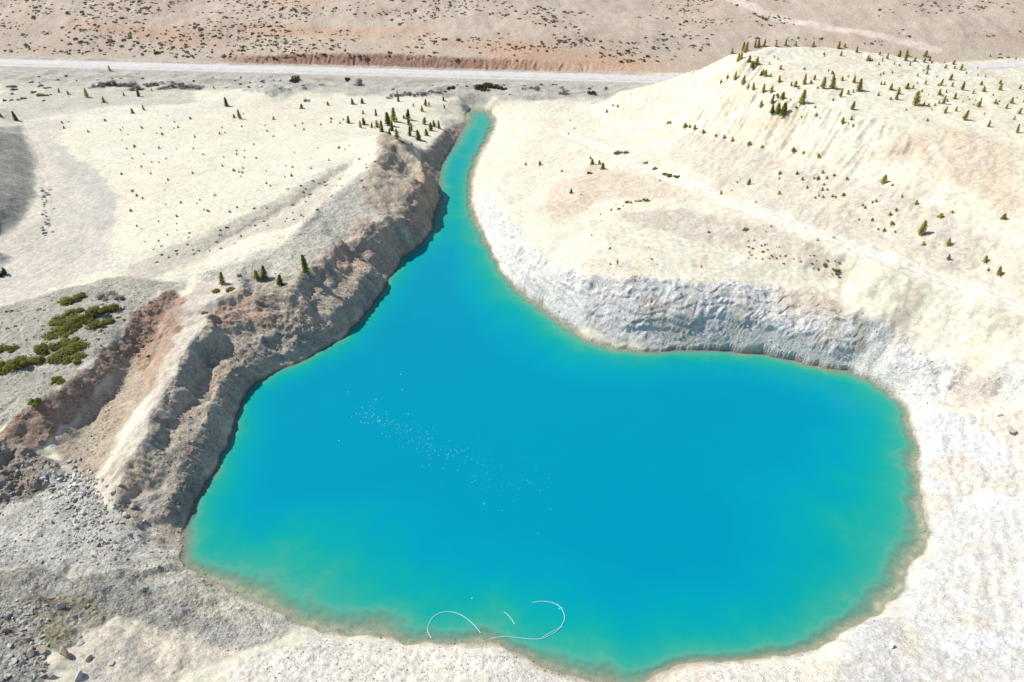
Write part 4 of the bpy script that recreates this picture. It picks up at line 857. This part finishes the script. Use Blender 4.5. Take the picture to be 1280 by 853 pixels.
for a, b in [(880,166),(894,171),(905,173),(915,177),(936,182),(952,185),(1004,193),(991,190),(1023,196),(856,159),(862,160),(868,162),(879,167),(835,155),(838,155),(1175,273),(1145,255)]:
    plant('y', a, b, random.uniform(3, 5.5), 'olive shrubby sapling in the line along the upper bench of the hill', 'conifer', 'saplings along the upper bench', 1.5)
for i in range(70):
    a = random.uniform(640, 1060); b = random.uniform(140, 345)
    plant('y', a, b, random.uniform(1.4, 2.8), 'tiny seedling on the pale ground between channel and haul track', 'seedling', 'seedlings between channel and haul track', 1.6) if (b > 225 and a > 720) or (b < 215 and 650 < a < 720) else None
for i in range(40):
    a = random.uniform(935, 1050); b = 305 + (a - 935) * .22 + random.uniform(-4, 18); bush(SH_L, a, b, random.uniform(2, 5), random.uniform(1.2, 2.4), 'yellow tuft on the terrace above the white cliff', 'tufts on the cliff terrace')
# ---- shrubs of the far hillside: the nearest 300 as things, the rest as one mass
FAR = []
while len(FAR) < 2600:
    a, b = random.uniform(-30, 1300), random.uniform(-14, 78) ** 1.0
    yl = 66 + a * .028
    if a > 850: yl = max(20, 88 - (a - 850) * .9) if a < 935 else 52 + max(0, a - 1050) * .11
    if b > yl: continue
    d_ = fbm2(np.array([a * .011]), np.array([b * .045]), 1.0, 3, 201)[0] + (.16 if a < 420 else 0) - (.18 if a > 1000 else 0)
    if random.random() > .32 + d_ * 2.6: continue
    if 930 < a < 1170 and abs(b - (6 + (a - 930) * .23)) < 4: continue
    FAR.append((a, b))
FAR.sort(key=lambda q: -q[1])
rest = []
for i, (a, b) in enumerate(FAR):
    p, t = spot(a, b)
    if p[1] < yr(p[0]) + 10: continue
    w = random.uniform(.8, 2.5) * (1.5 if random.random() < .2 else 1)
    if i < 290:
        put(random.choice(SH_F), p - [0, 0, .1], (w, w, w * .8), 'low grey-green shrub scattered on the pink hillside above the road', 'shrub', 'shrubs on the pink hillside')
    else: rest.append((p, w))
bm_v = []
PV = [np.array([v.co[:] for v in o.data.vertices]) for o in SH_F]
for p, w in rest:
    v = PV[random.randrange(len(PV))]; a = random.uniform(0, 6.28); c, s = math.cos(a), math.sin(a)
    q = v[:, :2] @ np.array([[c, s], [-s, c]]); bm_v.append(np.c_[q * w, v[:, 2] * w * .8] + p - [0, 0, .1])
o = tri_obj('scrub', np.concatenate(bm_v), F_GREY); tag(o, 'grey-green scrub far up the pink hillside', 'scrub', kind='stuff')

# ------------------------------------------------------------------ stones
def rock_mesh(seed, sub=2, sharp=.35):
    bm = bmesh.new(); bmesh.ops.create_icosphere(bm, subdivisions=sub, radius=.5); r = np.random.default_rng(seed)
    pl = r.normal(size=(8, 3)); pl /= np.linalg.norm(pl, axis=1)[:, None]; dd = r.uniform(.12, .29, 8)
    for v in bm.verts:
        p = np.array(v.co)
        for n_, d_ in zip(pl, dd):
            e = p @ n_ - d_
            if e > 0: p = p - n_ * e
        v.co = Vector(p * [1.15, .95, .8])
    vv = np.array([v.co[:] for v in bm.verts]); ff = np.array([[v.index for v in f.verts] for f in bm.faces]); bm.free(); return vv, ff
RK = [rock_mesh(300 + i, 3) for i in range(6)]; RK1 = [rock_mesh(320 + i, 1) for i in range(8)]
BOULD = {}
for mi, mat in (('g', STONE_G), ('w', STONE_W), ('b', STONE_B)):
    BOULD[mi] = [new_mesh('boulder', v, f, 3, mat) for v, f in RK[:4]]; PROTO += BOULD[mi]
def boulder(kind, px, py, wpx, label, group=None, hr=.8):
    p, t = spot(px, py); w = wpx * t / FPX * 1.25; o = put(random.choice(BOULD[kind]), p + [0, 0, w * .12], (w, w * random.uniform(.75, 1), w * hr), label, 'boulder', group); return o
boulder('w', 1115, 809, 8, 'white oblong boulder on the grey patch by the south-east shore', hr=1.1)
boulder('g', 142, 617, 8, 'angular grey boulder alone at the foot of the pale trail')
boulder('b', 167, 634, 8, 'dark boulder on the brown slope right of the trail foot')
boulder('g', 87, 576, 8, 'dark boulder at the upper edge of the rubble heap')
boulder('g', 157, 644, 9, 'grey block with a dark side above the strata')
boulder('g', 75, 762, 14, 'big dark block on the olive rock at lower left', hr=.9)
boulder('b', 82, 820, 17, 'tall tan block with a black shadow at the bottom left', hr=1.5)
boulder('b', 50, 815, 14, 'tan block beside the tall one at the bottom left')
boulder('g', 98, 797, 8, 'upper small block in the line of blocks at the bottom left'); boulder('g', 99, 806, 9, 'lower small block in the line of blocks at the bottom left')
boulder('b', 112, 826, 10, 'tan block right of the tall one at the bottom left'); boulder('g', 138, 832, 9, 'grey slab on the sand at the bottom left'); boulder('b', 60, 845, 13, 'low tan block cut by the bottom edge'); boulder('g', 100, 846, 14, 'dark block at the bottom edge of the lower left rocks')
boulder('w', 326, 109, 6, 'bright white stone on the pale green spoil heap'); boulder('g', 102, 484, 4, 'pale stone lit on the shaded gully scarp')
boulder('g', 1265, 541, 12, 'dark grey block on the right shore slope'); boulder('w', 1250, 520, 8, 'pale block above the dark grey one on the right shore'); boulder('w', 1042, 298, 4, 'single stone at the haul track edge')
boulder('w', 1060, 795, 7, 'white lump at the waterline in the south-east corner')
n = 0
while n < 95:
    a, b = random.gauss(92, 17), random.gauss(608, 11)
    if b < 560 + max(0, 78 - a) * 1.0 or a < 45: continue
    boulder('g' if n % 4 else 'w', a, b, random.uniform(2.5, 7), 'angular grey block of the rubble heap at the gully mouth', 'blocks of the rubble heap'); n += 1
for i in range(60):
    a, b = random.gauss(120, 32), random.gauss(668, 20); boulder('g', a, b, random.uniform(2, 5.5), 'loose grey block strewn over the gravel below the rubble heap', 'blocks strewn below the rubble heap')
for i in range(26): boulder('g', random.gauss(57, 4), 235 + i * 2.4, random.uniform(2.5, 5.5), 'grey block in the row of blocks along the left track', 'blocks along the left track')
for i in range(30): boulder('b' if i % 3 else 'g', random.uniform(2, 60), random.uniform(770, 850), random.uniform(4, 10), 'rough grey block of the broken rock in the bottom left corner', 'blocks of the bottom left corner')

# loose stones nobody would count
def stones(name, label, regions, mats):
    Vs = []; Fs = []; Ms = []; off = 0
    for (poly, cnt, smin, smax, mi) in regions:
        P = np.array([hit(a, b)[:2] for a, b in poly]); x0, y0 = P.min(0); x1, y1 = P.max(0); k = 0; tries = 0
        while k < cnt and tries < 60:
            tries += 1; x = rng.uniform(x0, x1, 4000); y = rng.uniform(y0, y1, 4000); ins = np.zeros(4000, bool)
            for i in range(len(P)):
                ax, ay = P[i]; bx, by = P[(i + 1) % len(P)]
                if ay != by: ins ^= ((ay > y) != (by > y)) & (x < (bx - ax) * (y - ay) / (by - ay) + ax)
            ins &= (sd_at(x, y) < -.3) & (fbm2(x, y, .16, 3, 400) + rng.uniform(-.5, .5, 4000) > -.1); x = x[ins][:cnt - k]; y = y[ins][:cnt - k]; z = terrain_z(x, y)
            for xx, yy, zz in zip(x, y, z):
                v, f = RK1[rng.integers(8)]; s = smin + (smax - smin) * rng.random() ** 5; a = rng.uniform(0, 6.28); c, s_2 = math.cos(a), math.sin(a)
                q = v[:, :2] @ np.array([[c, s_2], [-s_2, c]]); Vs.append(np.c_[q * s, v[:, 2] * s * rng.uniform(.6, 1)] + [xx, yy, zz + s * .1]); Fs.append(f + off); off += len(v); Ms.append(np.full(len(f), mi))
            k += len(x)
    o = new_mesh(name, np.concatenate(Vs), np.concatenate(Fs), 3, mats, midx=np.concatenate(Ms)); tag(o, label, 'rubble', kind='stuff')
stones('rubble', 'loose grey stones strewn over the west side of the lake', [
 ([(-20,640),(100,600),(230,700),(280,740),(200,715),(-20,705)], 1500, .14, .8, 0), ([(-20,715),(230,720),(350,795),(300,820),(120,775),(-20,765)], 1100, .12, .6, 0),
 ([(-20,765),(60,760),(60,853),(-20,853)], 700, .15, 1.0, 0), ([(0,385),(150,350),(200,352),(150,410),(60,490),(0,530)], 1100, .15, .8, 0),
 ([(440,292),(537,290),(464,382),(343,464),(299,501),(280,560),(223,667),(160,665),(207,490),(254,430),(388,342)], 1500, .18, .9, 2), ([(250,345),(390,270),(440,285),(388,335),(300,362)], 700, .2, .8, 0),
 ([(150,490),(205,400),(170,400),(120,500),(90,590),(110,600)], 350, .2, .8, 2), ([(-20,556),(66,578),(40,625),(-20,640)], 300, .2, 1.2, 2), ([(60,645),(110,580),(135,640),(110,660)], 500, .25, 1.1, 0), ([(400,800),(640,815),(700,853),(300,853)], 500, .15, .55, 2)], [STONE_G, STONE_W, STONE_B])
stones('scree', 'loose white stones on the cliff and shore of the east side', [
 ([(600,285),(640,290),(735,346),(900,355),(1060,388),(1061,462),(945,440),(850,435),(733,424),(648,362)], 700, .18, .8, 1), ([(1064,462),(1080,400),(1250,475),(1250,500),(1160,515)], 700, .18, .9, 1),
 ([(1145,525),(1240,515),(1290,620),(1290,850),(1060,850),(1046,800),(1160,690)], 900, .12, .6, 1), ([(840,835),(1040,815),(1050,853),(800,853)], 250, .15, .6, 1)], [STONE_G, STONE_W, STONE_B])

# stones along the waterline, some of them under water
def shore_stones():
    Vs = []; Fs = []; off = 0; k = 0
    while k < 1500:
        i = rng.integers(len(ring)); w_ = ring_w[i]; d = rng.normal(.5, .9) if rng.random() < .6 else rng.uniform(0, .3 * w_)
        p = ring[i] + np.array([-tan[i, 1], tan[i, 0]]) * d * SGN; s_ = float(sd_at(np.array([p[0]]), np.array([p[1]]))[0])
        if fbm2(np.array([p[0]]), np.array([p[1]]), .12, 2, 700)[0] + rng.uniform(-.3, .3) < -.02 or s_ < -2: k += .2; continue
        z = float(terrain_z(p[0], p[1])[0]); v, f = RK1[rng.integers(8)]; s = .12 + .55 * rng.random() ** 3; a_ = rng.uniform(0, 6.28); c, q = math.cos(a_), math.sin(a_)
        Vs.append(np.c_[v[:, :2] @ np.array([[c, q], [-q, c]]) * s, v[:, 2] * s * .8] + [p[0], p[1], z + s * .12]); Fs.append(f + off); off += len(v); k += 1
    o = new_mesh('pebbles', np.concatenate(Vs), np.concatenate(Fs), 3, STONE_B); tag(o, 'brown stones lying along the waterline of the lake', 'pebbles', kind='stuff')
_t = ring[0] + np.array([-tan[0, 1], tan[0, 0]]) * 1.0; SGN = 1 if sd_at(np.array([_t[0]]), np.array([_t[1]]))[0] > 0 else -1
shore_stones()

# ------------------------------------------------------------------ floating hoses and flecks of foam
HOSE = plain_mat('pale_hose', (.22, .50, .52), (.32, .56, .56), 3, .5, .005)
def spline(P, n=12):
    P = np.array(P, float); Q = []
    E = np.concatenate([[2 * P[0] - P[1]], P, [2 * P[-1] - P[-2]]])
    for i in range(len(P) - 1):
        a, b, c, d = E[i:i + 4]
        for t in np.arange(n) / n: Q.append(.5 * (2 * b + (c - a) * t + (2 * a - 5 * b + 4 * c - d) * t * t + (3 * b - a - 3 * c + d) * t ** 3))
    Q.append(P[-1]); return np.array(Q)
def tube(name, px, rad, label, parent=None):
    C = spline([at(a, b, .03) for a, b in px]); T = np.gradient(C, axis=0); T /= np.linalg.norm(T, axis=1)[:, None]; S = np.cross(T, [0, 0, 1]); k = 8; Vv = []; n = len(C)
    for i in range(n):
        for j in range(k): a = 2 * math.pi * j / k; Vv.append(C[i] + S[i] * math.cos(a) * rad + np.array([0, 0, math.sin(a) * rad]))
    F = [(i * k + j, i * k + (j + 1) % k, i * k + k + (j + 1) % k, i * k + k + j) for i in range(n - 1) for j in range(k)]
    o = new_mesh(name, Vv, F, 4, HOSE, parent, True)
    if label: tag(o, label, 'hose')
    return o
tube('floating_hose', [(539.4,797.8),(535,790),(535.6,782),(541,772.5),(550.6,766.5),(562,765),(575,768.4),(584.4,774.4),(593.8,782.8),(601,791.6)], .065, 'pale hose floating in an open arch near the south shore')
tube('floating_hose', [(630,765),(634.5,768.5),(638.8,773.4),(643.4,780.4)], .055, 'short straight pale hose end floating between the two looped hoses')
hz = tube('floating_hose', [(665,753.8),(678,751.9),(691,753.8),(700.6,759.4),(705.3,768.8),(704.4,778),(697,788.4),(685.6,795),(676,798.8),(663,799),(646,797.3),(629,796),(612.5,798.8)], .06, 'pale hose floating in a hook with a long tail along the shore')
tube('doubled_strand', [(677,797.8),(689.4,790.3),(702.5,783.8)], .05, None, hz)
def foam():
    Vs = []; Fs = []; off = 0; line = spline([at(a, b, 0) for a, b in [(445,512),(470,522),(500,530),(520,545),(545,562),(575,570),(600,582),(640,600),(658,612)]], 20)
    sp = np.concatenate([[.6, 1.5], [2.0] * 7]); 
    for i in range(330):
        u_ = rng.random() ** .9; c = line[int(u_ * (len(line) - 1))]; p = c + np.array([rng.normal(0, 1.6 + u_ * 2.2), rng.normal(0, 1.2 + 2.6 * u_), 0]); r_ = rng.uniform(.03, .11) * (1.4 - .6 * u_)
        k = 6; a0 = rng.uniform(0, 6)
        Vs.append([(p[0], p[1], .05)] + [(p[0] + math.cos(a0 + j * 1.047) * r_ * rng.uniform(.6, 1.2), p[1] + math.sin(a0 + j * 1.047) * r_ * rng.uniform(.6, 1.2), .006) for j in range(k)]); Fs += [(off, off + 1 + j, off + 1 + (j + 1) % k) for j in range(k)]; off += k + 1
    for a, b in [(503,487),(435,490),(424,551),(605,630),(590,748),(501,468),(470,500),(697,756),(699,761),(702,760)]:
        p = at(a, b, 0); r_ = .15; Vs.append([(p[0], p[1], .05)] + [(p[0] + math.cos(j * 1.047) * r_, p[1] + math.sin(j * 1.047) * r_, .006) for j in range(6)]); Fs += [(off, off + 1 + j, off + 1 + (j + 1) % 6) for j in range(6)]; off += 7
    o = new_mesh('foam', np.concatenate([np.array(v) for v in Vs]), np.array(Fs), 3, plain_mat('foam_flecks', (.05, .33, .40), (.16, .45, .49), 3, .6, .0)); tag(o, 'streak of pale foam flecks drifting on the turquoise water', 'foam', kind='stuff')
foam()

# ------------------------------------------------------------------ person on the terrace above the white cliff
def person():
    p, t = spot(771.5, 333.2)
    J = {'pelvis': (0, 0, .92), 'waist': (0, .0, 1.08), 'chest': (0, .0, 1.28), 'neck': (0, .01, 1.46), 'head0': (0, -.01, 1.53), 'head1': (0, -.02, 1.63), 'head2': (0, -.015, 1.70)}
    V_ = []; E_ = []; Rr = []; ix = {}
    def add(n, co, r): ix[n] = len(V_); V_.append(co); Rr.append(r)
    for n, r in (('pelvis', .135), ('waist', .125), ('chest', .15), ('neck', .06), ('head0', .075), ('head1', .095), ('head2', .07)): add(n, J[n], r)
    E_ += [('pelvis', 'waist'), ('waist', 'chest'), ('chest', 'neck'), ('neck', 'head0'), ('head0', 'head1'), ('head1', 'head2')]
    for s in (-1, 1):
        q = str(s)
        for n, co, r in (('hip', (s * .10, 0, .88), .105), ('knee', (s * .11, -.02, .49), .065), ('ankle', (s * .115, .03, .09), .045), ('toe', (s * .135, -.14, .04), .038),
                         ('sho', (s * .18, 0, 1.40), .07), ('elb', (s * .25, .03, 1.12), .047), ('wri', (s * .26, -.06, .89), .032), ('palm', (s * .262, -.085, .80), .036)): add(n + q, co, r)
        E_ += [('pelvis', 'hip' + q), ('hip' + q, 'knee' + q), ('knee' + q, 'ankle' + q), ('ankle' + q, 'toe' + q), ('chest', 'sho' + q), ('sho' + q, 'elb' + q), ('elb' + q, 'wri' + q), ('wri' + q, 'palm' + q)]
        for f in range(4):
            y = -.118 + f * .022; ln = (.06, .075, .08, .07)[3 - f]
            add(f'f{f}' + q, (s * .262, y, .755), .009); add(f'g{f}' + q, (s * .252, y - .004, .755 - ln), .008); E_ += [('palm' + q, f'f{f}' + q), (f'f{f}' + q, f'g{f}' + q)]
        add('th' + q, (s * .245, -.125, .79), .010); add('tg' + q, (s * .24, -.145, .745), .009); E_ += [('palm' + q, 'th' + q), ('th' + q, 'tg' + q)]
    me = bpy.data.meshes.new('person'); me.from_pydata(V_, [(ix[a], ix[b]) for a, b in E_], []); o = bpy.data.objects.new('person', me); COL.objects.link(o)
    o.modifiers.new('skin', 'SKIN'); sv = me.skin_vertices[0].data
    for i, r in enumerate(Rr): sv[i].radius = (r, r)
    sv[0].use_root = True; o.modifiers.new('sub', 'SUBSURF').levels = 1; o.modifiers['sub'].render_levels = 1
    dg = bpy.context.evaluated_depsgraph_get(); nm = bpy.data.meshes.new_from_object(o.evaluated_get(dg)); o.modifiers.clear(); o.data = nm
    nm.materials.clear()
    for m in (plain_mat('skin', (.42, .27, .19), (.46, .30, .22), 8, .6, 0), plain_mat('dark_jacket', (.015, .015, .018), (.03, .03, .034), 8, .8, .004), plain_mat('pale_trousers', (.44, .42, .38), (.5, .48, .43), 8, .85, .004), plain_mat('dark_shoes', (.03, .028, .025), (.05, .045, .04), 8, .6, 0)): nm.materials.append(m)
    for f in nm.polygons:
        c = f.center; f.use_smooth = True
        f.material_index = 3 if c.z < .085 else 0 if (c.z > 1.49 or (abs(c.x) > .21 and c.z < .90)) else 1 if (c.z > .93 or abs(c.x) > .205) else 2
    # hair and face features
    bm = bmesh.new(); bmesh.ops.create_uvsphere(bm, u_segments=16, v_segments=10, radius=.108)
    bmesh.ops.delete(bm, geom=[v for v in bm.verts if v.co.z < -.02 and v.co.y < .03], context='VERTS')
    for v in bm.verts: v.co = Vector((v.co.x * .92, v.co.y * 1.05 + .0, v.co.z * 1.05 + 1.655))
    hm = bpy.data.meshes.new('hair'); bm.to_mesh(hm); bm.free(); hm.materials.append(plain_mat('dark_hair', (.02, .015, .012), (.035, .027, .02), 20, .7, .002)); h = bpy.data.objects.new('hair', hm); COL.objects.link(h); h.parent = o
    bm = bmesh.new(); bmesh.ops.create_cone(bm, segments=8, radius1=.018, radius2=.006, depth=.05)
    for v in bm.verts: v.co = Vector((v.co.x, v.co.y - .118, v.co.z + 1.615))
    for sx_ in (-.036, .036):
        r_ = bmesh.ops.create_icosphere(bm, subdivisions=1, radius=.012)
        for v in r_['verts']: v.co += Vector((sx_, -.105, 1.645))
    fm = bpy.data.meshes.new('face'); bm.to_mesh(fm); bm.free(); fm.materials.append(nm.materials[0]); f_ = bpy.data.objects.new('face', fm); COL.objects.link(f_); f_.parent = o
    o.location = p; o.rotation_euler = (0, 0, R(35)); tag(o, 'person in a dark jacket and pale trousers standing on the terrace above the white cliff', 'person')
person()
for o in PROTO:
    for ch in list(o.children): bpy.data.objects.remove(ch)
    bpy.data.objects.remove(o)

# ------------------------------------------------------------------ light
AZ, EL = -70.0, 48.0
S = Vector((math.sin(R(AZ)) * math.cos(R(EL)), math.cos(R(AZ)) * math.cos(R(EL)), math.sin(R(EL))))
sl = bpy.data.lights.new('sun', 'SUN'); sl.energy = 4.6; sl.angle = R(.53); sl.color = (1, .955, .89)
so_ = bpy.data.objects.new('sun', sl); COL.objects.link(so_); so_.rotation_euler = S.to_track_quat('Z', 'Y').to_euler(); so_.location = S * 300
w = bpy.data.worlds.new('World'); SC.world = w; w.use_nodes = True; nt = w.node_tree; bg = nt.nodes['Background']
sk = nt.nodes.new('ShaderNodeTexSky'); sk.sky_type = 'NISHITA'; sk.sun_disc = False; sk.sun_elevation = R(EL); sk.sun_rotation = R(AZ) % (2 * math.pi); sk.altitude = 1500; sk.dust_density = 1.2
nt.links.new(sk.outputs[0], bg.inputs[0]); bg.inputs[1].default_value = .12
vs = SC.view_settings; vs.view_transform = 'Standard'; vs.look = 'None'; vs.exposure = .46; vs.gamma = 1.0; vs.use_curve_mapping = False
SC.cycles.max_bounces = 5; SC.cycles.diffuse_bounces = 3; SC.cycles.transparent_max_bounces = 8; SC.cycles.use_denoising = True
